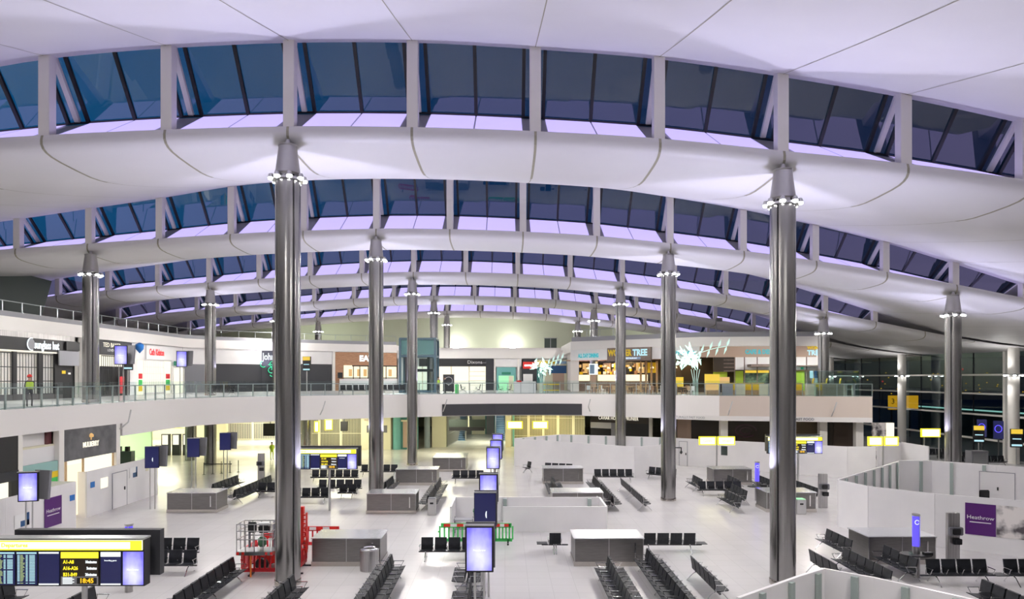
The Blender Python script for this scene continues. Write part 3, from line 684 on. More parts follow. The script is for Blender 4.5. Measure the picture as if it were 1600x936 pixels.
# ================================================================= GATE DESKS
def desk(x0, x1, y0, y1, label, h=1.19):
    t = thing('gate_desk', label, 'desk', (x0, y0, 0), 0, 'metal gate desks'); w = x1 - x0; d = y1 - y0
    MB().box(.05, w - .05, .05, d - .05, .2, h - .03).build('body', M['deskside'], t)
    MB().box(.01, w - .01, .01, d - .01, 0, .2).build('kick_plate', M['kick'], t)
    MB().prism([(0, 0), (w, 0), (w, d), (0, d)], h - .035, h).build('desk_top', M['desktop'], t, bevel=.008)
    e = MB()
    for xx in (.05, w / 2, w - .05): e.box(xx - .012, xx + .012, .035, .052, .2, h - .04)
    e.build('edge_strip', M['steel_light'], t)
    MB().box(w - .42, w - .36, .03, .06, .35, h - .2).build('door_pull', M['chrome'], t)
    return t
desk(2.9, 5.9, 28.7, 30.4, 'near metal gate desk right of the purple screen, seats on both sides')
desk(-8.2, -5.22, 28.7, 30.4, 'near metal gate desk beside the round bin, its top mirroring yellow')
desk(-20.0, -17.0, 40.1, 41.8, 'leftmost metal gate desk beyond the departures board')
desk(-8.15, -5.2, 39.8, 41.5, 'metal gate desk in front of the second left column')
desk(-8.15, -5.0, 50.4, 52.2, 'metal gate desk in front of the third left column')
desk(-6.2, -3.3, 57.8, 61.5, 'farthest metal gate desk, left of the row of purple screens')
desk(2.85, 5.9, 51.0, 52.8, 'farther metal gate desk before the long white hoarding')
desk(2.75, 5.85, 40.2, 42.0, 'metal gate desk mostly hidden behind the low white enclosure')
desk(15.5, 18.45, 50.6, 52.4, 'farthest right metal gate desk below the two yellow signs')
desk(15.5, 18.5, 40.3, 42.1, 'metal gate desk cut by the nearest right column')
desk(15.5, 18.45, 29.0, 30.8, 'large metal gate desk behind the blue info column')

# bins
t = thing('round_bin', 'round brushed steel bin before the near left desk', 'bin', (-5.62, 28.18, 0))
MB().lathe([(.38, 0), (.39, .84), (.37, .86)], n=36).build('body', M['steel'], t, smooth=True); MB().lathe([(.39, .86), (.40, .88), (.40, .91), (.28, .93), (.26, .90)], n=36).build('lid', M['chrome'], t, smooth=True)
def sqbin(x, y, label, w=.45, h=.95, m='steel_light', led=None):
    t = thing('square_bin', label, 'bin', (x, y, 0))
    MB().box(-w / 2, w / 2, -w / 2, w / 2, 0, h).build('body', M[m], t, bevel=.03); MB().box(-.1, .1, -w / 2 - .01, -w / 2 + .01, h - .3, h - .2).build('slot', M['black'], t)
    MB().box(-w / 2 + .02, w / 2 - .02, -w / 2 + .02, w / 2 - .02, h, h + .03).build('lid', M[led or 'midgrey'], t)
sqbin(-4.25, 39.6, 'small square metal bin beside the middle-left desk'); sqbin(17.3, 39.9, 'grey box bin with coloured lid before the middle right desk', .55, .86, 'steel_light', 'e_green')
# totems with telephones
def phone(x, y, label, s=1):
    t = thing('telephone_post', label, 'telephone post', (x, y, 0), 0, 'telephone posts')
    MB().box(-.26, .26, -.1, .1, 0, 2.1).build('panel', M['steel'], t, bevel=.02); MB().box(-.3, .3, -.28, -.1, 1.15, 1.5).build('telephone', M['midgrey'], t, bevel=.03)
    MB().box(-.2, .16, -.34, -.28, 1.2, 1.46).build('handset', M['black'], t, bevel=.03); MB().box(-.08, .26, -.26, -.1, .75, 1.0).build('shelf', M['black'], t, bevel=.02)
phone(19.5, 41.7, 'grey telephone post right of the middle right desk'); phone(19.5, 29.6, 'grey telephone post left of the purple poster'); phone(-19.0, 53.0, 'grey telephone post among the far left seats')
def info(x, y, label, table=True):
    t = thing('info_column', label, 'information column', (x, y, 0), 0, 'blue information columns')
    MB().lathe([(.14, 0), (.14, 1.25)], n=20).build('post', M['steel'], t, smooth=True)
    MB().lathe([(.135, 1.25), (.135, 2.45)], n=24).build('lit_tube', M['e_blue'], t, smooth=True)
    MB().box(.03, .05, -.155, -.13, 1.2, 2.5).build('rod', M['steel_light'], t); MB().lathe([(.15, 2.45), (.15, 2.53)], n=20).build('cap', M['steel_light'], t)
    tor = MB(); tor.tube([(-.04 + .085 * math.cos(a * PI / 8), -.14, 2.22 + .085 * math.sin(a * PI / 8)) for a in range(17)], .012, 5); tor.build('ring_symbol', M['e_white'], t)
    if table:
        MB().prism([(.62 * math.cos(a * PI / 8), .45 * math.sin(a * PI / 8)) for a in range(16)], .9, .94).build('table_ring', M['black'], t)
        MB().box(.18, .5, -.3, -.1, .94, 1.05).build('charger', M['black'], t); MB().lathe([(.05, .94), (.08, 1.0), (.05, 1.08)], -.3, -.15, 10).build('dome', M['glass'], t)
info(16.42, 27.15, 'glowing blue information column with a round black table, in front of the large right desk')
info(16.4, 44.2, 'distant glowing blue information column behind the middle right desk'); info(-14.0, 25.3, 'blue information column whose tip shows above the departures board', False)

# ================================================================= SCREENS ON POLES
def pole_screen(x, y, label, kind='screen', rz=0, z=0, back=True, top=3.8, group='portrait screens on poles'):
    t = thing('pole_screen', label, 'display screen', (x, y, z), rz, group); w, h = .80, 1.30; z1 = top; z0 = z1 - h
    for s in (-.13, .13): MB().lathe([(.035, 0), (.035, z0 + .3)], s, .12, 8).build('pole', M['steel_light'], t, smooth=True)
    MB().box(-w / 2, w / 2, -.02, .10, z0, z1).build('housing', M['black'], t, bevel=.01)
    MB().box(-w / 2 - .01, w / 2 + .01, -.05, .14, z1, z1 + .03).build('top_cap', M['steel_light'], t)
    if kind == 'screen':
        MB().box(-w / 2 + .05, w / 2 - .05, -.032, -.018, z0 + .05, z1 - .05).build('lit_picture', M['screen'], t); txt('Heathrow', .085, M['e_white'], t, (0, -.04, z0 + h * .48), ext=.003)
    else:
        MB().box(-w / 2 + .02, w / 2 - .02, -.032, -.018, z0 + .02, z1 - .02).build('dark_picture', M['navy'], t)
        if kind == 'crescent':
            c = []; c = [(.06 + .0 + .03 * math.cos(a) - .06, -.036, z0 + h * .4 + .13 * math.sin(a)) for a in [PI / 2 + PI * i / 12 for i in range(13)]]
            b = MB(); b.extrude([(.06 + x_ * 1.6, y_, z_) for x_, y_, z_ in c] + [(.06, -.036, z0 + h * .4 - .13), (.06, -.036, z0 + h * .4 + .13)], ((0, 0, 0), (0, .006, 0))); b.build('crescent_mark', M['e_white'], t)
    if back:
        q = MB().box(-w / 2 - .02, w / 2 + .02, 0, .12, 0, h - .02).build('rear_screen', M['midgrey'], t); q.location = (.02 if abs(rz) < .1 else .38, .24, z0 + .06); q.rotation_euler = (math.radians(-5), 0, .0 if abs(rz) < .1 else -.5)
    return t
for i, (x, y, k, l) in enumerate([(-.72, 19.1, 'screen', 'nearest lit purple portrait screen, at the bottom centre'), (-.72, 24.6, 'crescent', 'dark navy portrait screen with a pale crescent, right behind the nearest purple screen'),
        (-.72, 29.4, 'screen', 'lit purple screen directly behind the dark crescent screen'), (-.72, 40.8, 'screen', 'tall lit purple screen in the middle of the centre line'), (-.60, 45.6, 'screen', 'lit purple screen second from the far end of the centre line'), (-.55, 50.6, 'screen', 'farthest lit purple screen of the centre line')]):
    pole_screen(x, y, l, k, 0, group='portrait screens along the centre line')
LS = math.radians(14)
pole_screen(-21.05, 30.0, 'lit purple portrait screen at the left before the white hoarding', 'screen', LS)
pole_screen(-21.4, 41.2, 'dark portrait screen with pale crescent, nearest right of the white hoarding', 'crescent', LS)
pole_screen(-21.5, 46.9, 'dark navy portrait screen, middle of the three left of the columns', 'navy', LS)
pole_screen(-21.2, 51.5, 'dark navy portrait screen, farthest and rightmost of the three', 'navy', LS)
pole_screen(-26.0, 46.0, 'lit purple screen on the gallery beside the black clothes shop', 'screen', .35, DZ)
pole_screen(-26.4, 55.5, 'lit purple screen on the gallery beside the green exit sign', 'screen', .35, DZ)

# ================================================================= DEPARTURE BOARDS
def flight_rows(w, h, x0, z0, seed):
    rnd = random.Random(seed); a = MB(); b_ = MB()
    n = 26; dz = h / n
    for i in range(n):
        z = z0 + h - (i + .5) * dz
        if rnd.random() < .06: continue
        for (u0, u1, tgt) in ((.04, .15, a), (.18, .18 + .12 + .12 * rnd.random(), b_), (.46, .56, a), (.64, .64 + .28, a)):
            tgt.box(x0 + w * u0, x0 + w * u1, -.015, -.01, z - dz * .28, z + dz * .28)
    return a, b_
def board(x_right, y, label, cut=0.0, full=True):
    U = .58; W = 2 * U + 1.04 + 3 * U; t = thing('departures_board', label, 'departures board', (x_right - W, y, 0), 0, 'departures boards')
    z0, z1 = 2.50, 3.72
    MB().box(0, W, .02, .30, z0, z1).build('housing', M['black'], t); MB().box(-.05, W - .0, -.06, .34, z1, z1 + .045).build('top_cap', M['steel_light'], t)
    MB().box(.1, W + .1, .62, .85, z0 + .12, z1 + .12).build('rear_housing', M['charcoal'], t)
    px = W - 2 * U - .52
    MB().lathe([(.07, 0), (.07, z0 + .1)], px, .2, 14).build('pole', M['steel_light'], t, smooth=True)
    MB().box(.02, W - .05, -.02, .02, z1 - .27, z1 - .02).build('yellow_header', M['e_yelhot'], t)
    hd = MB().box(.02, W - .05, -.03, -.02, z1 - .055, z1 - .02).box(.02, W - .05, -.03, -.02, z1 - .27, z1 - .235).box(W - .35, W - .05, -.03, -.02, z1 - .24, z1 - .05); hd.build('header_border', M['e_yellow'], t)
    txt('Departures', .15, M['e_yellow'], t, (.22, -.035, z1 - .14), align='LEFT', ext=.004, bold=.004)
    sz0, sz1 = z0 + .04, z1 - .32
    x = 0
    for i, k in enumerate(['table', 'table', 'dark', 'info', 'dark2', 'purple']):
        w = 1.04 if k == 'info' else U; a, b_ = x + .03, x + w - .03
        if k == 'purple':
            MB().box(a, b_, -.012, .02, sz0, sz1).build('lit_picture', M['screen'], t); txt('Heathrow', .075, M['e_white'], t, ((a + b_) / 2, -.02, (sz0 + sz1) / 2 - .03), ext=.003)
        elif k == 'info':
            MB().box(a, b_, -.012, .02, sz0, sz1).build('info_screen', M['brown'], t)
            MB().box(a, b_, -.02, -.012, sz1 - .16, sz1).build('info_header', M['e_yellow'], t)
            for j, (g, mn) in enumerate((('A1-A8', '10minutes'), ('A16-A26', '5minutes'), ('B31-B49', '20minutes'))):
                zz = sz1 - .26 - j * .165
                txt(g, .13, M['e_yellowtext'], t, (a + .06, -.02, zz), align='LEFT', ext=.003, bold=.003, sx=.82); txt(mn, .10, M['e_white'], t, (b_ - .04, -.02, zz), align='RIGHT', ext=.003, bold=.003, sx=.72)
            MB().box(a, b_, -.018, -.012, sz0, sz0 + .22).build('clock_surround', M['grey'], t); MB().box(a + .42, b_ - .04, -.024, -.018, sz0 + .03, sz0 + .19).build('clock', M['black'], t)
            txt('18:45', .17, M['e_ledorange'], t, (a + .42 + (b_ - .04 - a - .42) / 2, -.03, sz0 + .11), ext=.003, bold=.004)
            q = MB()
            for j in range(5): q.box(a + .05, a + .3 + .05 * (j % 2), -.024, -.018, sz0 + .03 + j * .036, sz0 + .05 + j * .036)
            q.build('info_lines', M['e_white'], t)
        else:
            MB().box(a, b_, -.012, .02, sz0, sz1).build('screen', M['navy'], t)
            if k == 'table':
                A, B = flight_rows(b_ - a, sz1 - sz0 - .1, a, sz0 + .03, i + 3); A.build('flight_times', M['e_cyan'], t); B.build('flight_names', mat('e_list', (0, 0, 0), .5, emit=(.6, .75, .35), es=.7), t)
                MB().box(a, b_, -.018, -.012, sz1 - .045, sz1 - .005).build('screen_bar', M['e_cyan'], t)
            else:
                hb = .12 if k == 'dark2' else .04
                MB().box(a, b_, -.018, -.012, sz1 - hb, sz1).box(a, b_, -.018, -.012, sz0, sz0 + .035).build('screen_bar', M['e_white'], t)
                if k == 'dark2': txt('boarding gates', .055, M['e_white'], t, ((a + b_) / 2, -.02, sz1 - .22), ext=.003)
        x += w
    return t
board(-9.45, 17.8, 'large departures board with a yellow header, nearest at the bottom left')
board(-8.85, 40.6, 'departures board seen right of the nearest left column')
board(22.9, 49.0, 'departures board seen right of the nearest right column')
def fids(x, y, label, z=0, rz=0):
    t = thing('gate_screen', label, 'display screen', (x, y, z), rz, 'small yellow-topped gate screens')
    MB().lathe([(.05, 0), (.05, 2.4)], 0, .1, 8).build('pole', M['steel_light'], t); MB().box(-.42, .42, 0, .2, 2.3, 3.8).build('housing', M['black'], t)
    MB().box(-.4, .4, -.02, 0, 3.4, 3.78).build('header', M['e_amber'], t); MB().box(-.3, .3, -.02, 0, 2.95, 3.03).box(-.36, .36, -.02, 0, 2.4, 2.55).build('text_lines', M['e_cyan'], t)
fids(41.5, 59.5, 'yellow-topped gate screen left of the pair by the dark facade', rz=-.3); fids(41.8, 55.5, 'yellow-topped gate screen right of the pair by the dark facade', rz=-.3)
fids(-20.3, 69.5, 'yellow-topped flight screen on the gallery right of the nearest left column', DZ, -.2); fids(-33.6, 60.5, 'yellow-topped flight screen on the gallery behind the second gallery column', DZ, .3)

# yellow way signs
def way_sign(label, x, y, panels, z0, z1, poles=(), wires=(), rz=0, texts=None, name='way_sign'):
    t = thing(name, label, 'sign', (x, y, 0), rz, 'yellow way signs'); 
    for i, (a, b_) in enumerate(panels):
        MB().box(a, b_, 0, .14, z0, z1).build('frame', M['e_yellow'], t); MB().box(a + .1, b_ - .1, -.012, 0, z0 + .08, z1 - .08).build('lit_face', M['e_yelhot'], t)
        if texts: txt(texts[i], .3, M['e_yellow'], t, ((a + b_) / 2, -.025, (z0 + z1) / 2), ext=.004)
    for p in poles: MB().lathe([(.06, 0), (.06, z1)], p, .07, 8).build('pole', M['steel_light'], t)
    for p in wires: MB().box(p - .015, p + .015, .06, .09, z1, 4.3).build('hanger', M['steel_light'], t)
way_sign('pair of lit yellow way signs on one pole before the farthest right desk', 16.9, 54.2, [(-1.42, -.06), (.06, 1.45)], 2.62, 3.30, (0,), texts=['Gates', 'Shops'])
way_sign('pair of lit yellow way signs glaring on the white boards at the right', 26.9, 48.3, [(-1.08, -.05), (.05, 1.08)], 3.15, 3.8, (0,))
way_sign('single lit yellow way sign on two poles before the facade', 37.6, 60, [(-.85, .85)], 2.75, 3.5, (-.55, .75))
way_sign('hanging lit yellow sign under the gallery, left of the pair', 1.0, 68.5, [(-.78, .78)], 2.85, 3.62, wires=(-.5, .5))
way_sign('hanging lit yellow sign under the gallery, right of the pair', 3.55, 68.5, [(-.78, .78)], 2.85, 3.62, wires=(-.5, .5))
way_sign('narrow hanging yellow sign left of the pair behind the second departures board', -19.4, 70, [(-.25, .25)], 2.4, 3.5, wires=(0,))
way_sign('narrow hanging yellow sign right of the pair behind the second departures board', -18.2, 70, [(-.35, .45)], 2.6, 3.7, wires=(0,), rz=.5)
way_sign('thin yellow lit sign under the gallery near the round columns at the left', -37.2, 78, [(-1.0, 1.0)], 2.2, 2.55, wires=(-.6, .6))
for (x, y, w, z0, z1, l) in [(-24.2, 70, .7, 2.0, 3.3, 'dark hanging board under the gallery left of the nearest left column'), (-16.6, 70, .35, 2.5, 3.5, 'dark hanging board under the gallery right of the nearest left column')]:
    t = thing('hanging_board', l, 'hanging screen', (x, y, 0)); MB().box(-w, w, 0, .2, z0, z1).build('board', M['black'], t, bevel=.02); MB().box(-.05, .05, .05, .12, z1, 4.3).build('hanger', M['charcoal'], t)
t = thing('hanging_board', 'wide dark blank board hanging under the gallery in the central passage', 'hanging screen', (-3.7, 72.5, 0))
MB().box(-2.35, 1.6, .8, .95, 2.5, 3.5).build('rear_board', M['darkgreen'], t); MB().box(-2.25, 1.5, 0, .2, 2.35, 2.75).build('board', M['black'], t); MB().box(-.25, -.12, .1, .25, 2.35, 4.3).build('hanger', M['cream'], t)

# ================================================================= HOARDINGS
def hoarding(pts, label, h=2.5, th=.1, postside=0, posts=3.0, tf=0, m='hoard'):
    """a run of white site boards; postside +1/-1 puts grey posts on the left/right of the walking direction"""
    t = thing('hoarding', label, 'hoarding', (pts[0][0], pts[0][1], 0), 0, 'white site hoardings'); o = pts[0]
    for a, b_ in zip(pts, pts[1:]):
        a2 = Vector((a[0] - o[0], a[1] - o[1])); b2 = Vector((b_[0] - o[0], b_[1] - o[1])); d = (b2 - a2); L_ = d.length; d.normalize(); n = Vector((-d.y, d.x)) * th / 2
        MB().prism([a2 + n, a2 - n, b2 - n, b2 + n], 0, h).build('board', M[m], t)
        g = MB(); k = max(1, int(L_ / 1.2))
        for i in range(1, k):
            p = a2 + d * (L_ * i / k)
            for s in (1, -1): q = p + n * s * 1.02; g.prism([q - d * .006 + n * .02 * s, q + d * .006 + n * .02 * s, q + d * .006 - n * .02 * s, q - d * .006 - n * .02 * s], 0, h - .01)
        g.build('board_joint', M['midgrey'] if False else M['white'], t)
        if postside:
            k = max(1, int(round(L_ / posts)))
            for i in range(1, k + 1):
                p = a2 + d * (L_ * (i - .35) / max(1, k)); q = p + n * (1 if postside > 0 else -1) * 2.2; e = d * .09; f = n.normalized() * .05
                MB().prism([q - e - f, q + e - f, q + e + f, q - e + f], 0, h - .05).build('post', M['hoardpost'], t)
                r = q + n.normalized() * (1 if postside > 0 else -1) * .35
                MB().cbox(r.x, r.y, .2, .5, .4, .3).build('ballast', M['taupe'] if False else M['grey'], t)
    return t
hoarding([(.87, 61.6), (10.3, 54.1), (12.7, 55.4)], 'long white hoarding left of the second right column, behind the farther desk')
hoarding([(.87, 61.8), (5.4, 66.0), (14.9, 62.6)], 'rear white hoarding with grey posts, seen over the long front boards', postside=-1, posts=1.75)
hoarding([(12.7, 55.6), (14.9, 62.4)], 'white hoarding running back beside the second right column')
HOST = {}
HOST['long'] = hoarding([(15.1, 62.4), (27.3, 54.2), (29.6, 54.3)], 'long white hoarding behind the right-hand cluster of seats')
hoarding([(29.9, 54.6), (33.9, 58.2), (33.9, 54.4)], 'white hoarding corner beyond the glaring yellow signs')
hoarding([(17.9, 36.55), (25.8, 44.6)], 'white hoarding running back with narrow posts from the big right corner', postside=-1, posts=1.6)
hoarding([(17.9, 36.4), (18.35, 34.3), (20.3, 32.1), (25, 28.78)], 'large curved white hoarding carrying the purple poster')
HOST['double'] = hoarding([(25.9, 44.7), (28.0, 44.6), (30.5, 42.2), (36.5, 38.0)], 'rear white hoarding with the double doors at the right', postside=-1, posts=2.2, h=2.55)
hoarding([(5.8, 16.9), (8.05, 18.7), (9.14, 19.5), (10.1, 18.6), (10.9, 17.6), (12.3, 15.8)], 'low white boards with grey posts cutting the bottom edge at the right', postside=-1, posts=1.2)
hoarding([(-.1, 35.2), (5.26, 35.2), (5.3, 38), (-2.8, 38), (-2.8, 35.2)], 'low white enclosure in the middle of the floor, open at the left front', h=1.3)
HOST['left'] = hoarding([(-25.6, 38.7), (-23.85, 38.7), (-23.85, 46.6)], 'white hoarding with a door below the grey stone shop sign', h=2.62)
hoarding([(-22.7, 27), (-22.7, 35.9), (-24.1, 35.9)], 'white hoarding at the left edge carrying the narrow purple poster', h=2.5)
for x, l in ((-.1, 'green-grey post at the open corner of the low white enclosure'), (4.6, 'green-grey post near the right corner of the low white enclosure')):
    o = MB().box(x, x + .2, 35.3, 37.9, 0, .05).box(x, x + .2, 37.7, 37.9, 0, 1.25).build('hoarding_brace', M['hoardpost']); tag(o, l, 'brace')
# posters and notices on the boards (each faces the hall)
def sheet(name, label, cat, p0, p1, z0, z1, m, off=.07, text=None, tm='e_white', ts=.2, extra=None):
    d = Vector(p1) - Vector(p0); t = thing(name, label, cat, (p0[0], p0[1], 0), math.atan2(d.y, d.x)); L_ = d.length
    MB().box(0, L_, -off - .012, -off, z0, z1).build('sheet', M[m], t)
    if text: txt(text, ts, M[tm], t, (L_ / 2, -off - .02, (z0 + z1) / 2 + ts * .3), ext=.003)
    if extra: extra(t, L_, off, z0, z1)
    return t
def sub(t, L_, off, z0, z1): MB().box(L_ * .15, L_ * .85, -off - .018, -off - .012, (z0 + z1) / 2 - .16, (z0 + z1) / 2 - .12).build('underline', M['paper'], t)
HB = Front(None, (20.3, 32.1), (25, 28.78))
def on(F_, x): u = F_.at(x); return (F_.p0.x + F_.d.x * u, F_.p0.y + F_.d.y * u)
sheet('poster', 'square deep purple poster with white lettering on the curved hoarding', 'poster', on(HB, 1508), on(HB, 1556), .78, 2.22, 'purple', text='Heathrow', tm='paper', ts=.25, extra=sub)
sheet('photo_poster', 'colour photo poster of a person with a camera, right of the purple poster', 'poster', on(HB, 1557), (24.9, 28.85), .78, 2.22, 'photo')
HL = Front(None, (-22.7, 27), (-22.7, 35.9))
sheet('poster', 'narrow purple poster with white lettering on the left hoarding', 'poster', on(HL, 67), on(HL, 94), .55, 2.0, 'purple', text='Heathrow', tm='paper', ts=.26, extra=sub)
def notice(t, L_, off, z0, z1): MB().box(L_ * .4, L_, -off - .018, -off - .012, z0, z0 + (z1 - z0) * .45).box(L_ * .82, L_, -off - .018, -off - .012, z0, z1).build('blue_block', M['darkblue'], t)
sheet('notice', 'white and blue safety notice on the hoarding at the left edge', 'notice', on(HL, 20), on(HL, 43), 1.0, 1.6, 'paper', extra=notice)
sheet('notice', 'small blue notice right of the narrow purple poster', 'notice', on(HL, 107), on(HL, 114.5), 1.55, 1.85, 'blue')
HM = Front(None, (-23.85, 38.7), (-23.85, 46.6))
sheet('notice', 'small blue notice left of the bright window on the left hoarding', 'notice', on(HM, 139.5), on(HM, 146), 1.65, 1.98, 'blue')
sheet('lit_window', 'small bright window in the left hoarding', 'window', on(HM, 155.5), on(HM, 166.5), 1.45, 2.05, 'e_shop')
sheet('notice', 'white and blue safety notice right of the hoarding door', 'notice', on(HM, 201), on(HM, 212.5), 1.6, 2.25, 'paper', extra=notice)
sheet('notice', 'small round-marked white notice at the far end of the left hoarding', 'notice', on(HM, 226), on(HM, 230.5), 1.8, 2.1, 'cream')
def door_in(F_, xa, xb, h, host, handle=.8):
    a, b_ = on(F_, xa), on(F_, xb); d = Vector(b_) - Vector(a); t = bpy.data.objects.new('door', None); C.objects.link(t); t.parent = host; L_ = d.length
    t.location = (a[0] - host.location.x, a[1] - host.location.y, 0); t.rotation_euler = (0, 0, math.atan2(d.y, d.x))
    MB().box(0, L_, -.085, -.065, .02, h).build('leaf', M['white'], t); fr = MB().box(-.04, 0, -.095, -.06, 0, h + .04).box(L_, L_ + .04, -.095, -.06, 0, h + .04).box(0, L_, -.095, -.06, h, h + .04); fr.build('frame', M['grey'], t)
    MB().box(L_ * handle, L_ * handle + .08, -.13, -.085, 1.0, 1.2).build('handle', M['black'], t); return t
door_in(HM, 174, 196, 2.15, HOST['left'])
HR = Front(None, (30.5, 42.2), (36.5, 38.0))
t = door_in(HR, 1531, 1585, 2.1, HOST['double'], handle=.5)
HC = Front(None, (15.1, 62.4), (27.3, 54.2))
door_in(HC, 1062, 1074, 2.2, HOST['long'])
sheet('dark_opening', 'small dark square opening in the hoarding below the two yellow signs', 'window', on(HC, 1127), on(HC, 1137), 1.2, 2.0, 'darkgreen')
# things inside the right enclosure
for x, y, l in ((29.6, 41.7, 'black office chair by the rear hoarding'),):
    t = thing('office_chair', l, 'chair', (x, y, 0)); MB().box(-.3, .3, -.25, .3, .42, .5).build('seat', M['black'], t, bevel=.04); MB().box(-.32, .32, .22, .32, .5, 1.05).build('backrest', M['black'], t, bevel=.05); MB().box(-.25, .25, -.2, .25, 0, .05).cbox(0, 0, .22, .06, .06, .4).build('foot', M['charcoal'], t)
t = thing('tool_crate', 'grey crate with a yellow item on top in the right enclosure', 'crate', (25.8, 42.6, 0)); MB().box(-.6, .5, -.3, .3, 0, .55).build('crate', M['midgrey'], t, bevel=.03); MB().cbox(.3, 0, .65, .35, .3, .2).build('yellow_cover', M['hivis'], t, bevel=.05)
# central enclosure contents
t = thing('wheeled_bin', 'green wheeled bin inside the low white enclosure', 'bin', (-1.35, 35.6, 0)); MB().add([(-.22, -.25, .05), (.22, -.25, .05), (.22, .25, .05), (-.22, .25, .05), (-.28, -.32, 1.0), (.28, -.32, 1.0), (.28, .3, 1.0), (-.28, .3, 1.0)], [(3, 2, 1, 0), (4, 5, 6, 7), (0, 1, 5, 4), (1, 2, 6, 5), (2, 3, 7, 6), (3, 0, 4, 7)]).build('body', M['bingreen'], t)
MB().box(-.32, .32, -.36, .34, 1.0, 1.07).build('lid', M['bingreen'], t, bevel=.02); MB().lathe([(.1, -.03), (.1, .03)], n=12).build('wheel', M['black'], t, loc=(0, .3, .1))
t = thing('tool_trolley', 'grey trolley loaded with tools behind the green barriers', 'trolley', (-2.1, 34.6, 0)); MB().box(-.5, .5, -.3, .3, .3, .36).box(-.5, .5, -.3, .3, .75, .8).build('tray', M['grey'], t)
for sx, sy in ((-.46, -.26), (.46, -.26), (-.46, .26), (.46, .26)): MB().tube([(sx, sy, 0), (sx, sy, .85)], .02, 6).build('leg', M['midgrey'], t)
for k in range(6): MB().cbox(-.38 + .15 * k, random.uniform(-.1, .1), .36 + .1, .11, .3, .2).build('tool_box', M[['midgrey', 'black', 'steel_light', 'taupe', 'grey', 'charcoal'][k]], t)

# ================================================================= PLASTIC BARRIERS
def barrier(x, y, rz, m, label, w=2.0, h=1.0):
    t = thing('plastic_barrier', label, 'barrier', (x, y, 0), rz, None)
    b_ = MB(); z0 = .12
    b_.box(-w / 2 + .05, w / 2 - .05, -.02, .02, z0, z0 + .15).box(-w / 2 + .08, w / 2 - .08, -.02, .02, h - .22, h)
    n = 9
    for i in range(n + 1):
        u = -w / 2 + .03 + (w - .06) * i / n; b_.box(u - .035, u + .035, -.02, .02, z0 + (.05 if 0 < i < n else .1), h - (.05 if 0 < i < n else .14))
    b_.build('frame', M[m], t)
    s = MB(); q = MB()
    for i in range(5):
        u = -w / 2 + .22 + (w - .44) * i / 5; (s if i % 2 == 0 else q).box(u, u + (w - .44) / 5, -.026, -.02, h - .17, h - .03)
    s.build('reflective_red', M['redpaint'], t); q.build('reflective_white', M['paper'], t)
    for u in (-w * .33, w * .33): MB().box(u - .04, u + .04, -.28, .28, 0, .06).box(u - .025, u + .025, -.02, .02, .06, z0 + .1).build('foot', M['black'], t)
    MB().box(-w / 2 - .06, -w / 2 + .03, -.015, .015, h * .55, h * .63).build('hook', M[m], t)
    return t
barrier(-2.15, 32.6, 0, 'green', 'green plastic barrier before the low white enclosure, left of the dark screen'); barrier(-.35, 32.6, 0, 'green', 'green plastic barrier before the low white enclosure, right of the dark screen', 1.5)
barrier(-9.6, 27.5, 0, 'red', 'red plastic barrier under the work platform, facing out'); barrier(-10.7, 28.5, PI / 2, 'red', 'red plastic barrier running back at the left of the work platform', 1.8)
barrier(-8.48, 28.2, PI / 2, 'red', 'red plastic barrier running back between the near column and the metal desk', 1.8); barrier(-8.7, 31.9, .0, 'red', 'red plastic barrier behind the near left desk')
barrier(-9.9, 30.6, .15, 'red', 'red plastic barrier behind the work platform')
# work platform
t = thing('boom_lift', 'red boom lift with a grey railed work basket, partly behind the nearest left column', 'boom lift', (-9.75, 28.6, 0))
MB().box(-.55, 1.1, -.45, .5, .28, .75).build('chassis', M['redpaint'], t, bevel=.04)
for sx in (-.3, .85):
    for sy in (-.5, .5): q = MB().lathe([(.24, -.09), (.27, -.05), (.27, .05), (.24, .09)], n=20).build('wheel', M['black'], t, smooth=True); q.location = (sx, sy, .27); q.rotation_euler = (PI / 2, 0, 0)
MB().box(.7, 1.1, -.3, .3, .75, 1.3).build('turret', M['midgrey'], t, bevel=.03)
MB().box(1.14, 1.30, -.12, .12, .5, 2.55).box(1.38, 1.43, -.1, .1, .6, 2.3).build('mast', M['redpaint'], t, bevel=.02)
la = MB()
for k in range(9): la.box(1.28, 1.40, -.14, -.10, .75 + k * .18, .8 + k * .18)
tag(la.build('mast_ladder', M['redpaint'], t), kind='stuff')
MB().tube([(1.2, 0, 2.45), (.9, 0, 2.45), (.55, 0, 2.15), (.2, 0, 1.4)], .09, 8).build('boom', M['redpaint'], t)
q = MB().lathe([(.02, -.06), (.2, -.06), (.2, .06), (.02, .06)], n=18).build('hose_reel', M['black'], t); q.location = (.42, -.1, 2.45); q.rotation_euler = (PI / 2, .3, 0)
bk = MB().box(-.72, .72, -.42, .42, 0, .14).build('basket', M['steel_light'], t, loc=(-.15, -1.35, .95))
ra = MB()
for z in (.62, .95, 1.22): ra.tube([(-.7, -.4, z), (.7, -.4, z), (.7, .4, z), (-.7, .4, z), (-.7, -.4, z)], .022, 6)
for (sx, sy) in [(-.7, -.4), (-.35, -.4), (0, -.4), (.35, -.4), (.7, -.4), (-.7, .4), (-.35, .4), (0, .4), (.35, .4), (.7, .4), (-.7, 0), (.7, 0)]: ra.tube([(sx, sy, .1), (sx, sy, 1.22)], .02, 6)
ra.build('basket_rail', M['steel_light'], bk); MB().box(-.5, -.42, .3, .36, .1, 1.2).box(.5, .58, .3, .36, .1, 1.2).build('gate_upright', M['grey'], bk)
st = MB(); [st.box(u, u + .1, -.425, -.42, .02, .13) for u in (-.7, -.5, .42, .62)]; st.build('warning_stripe', M['redpaint'], bk)
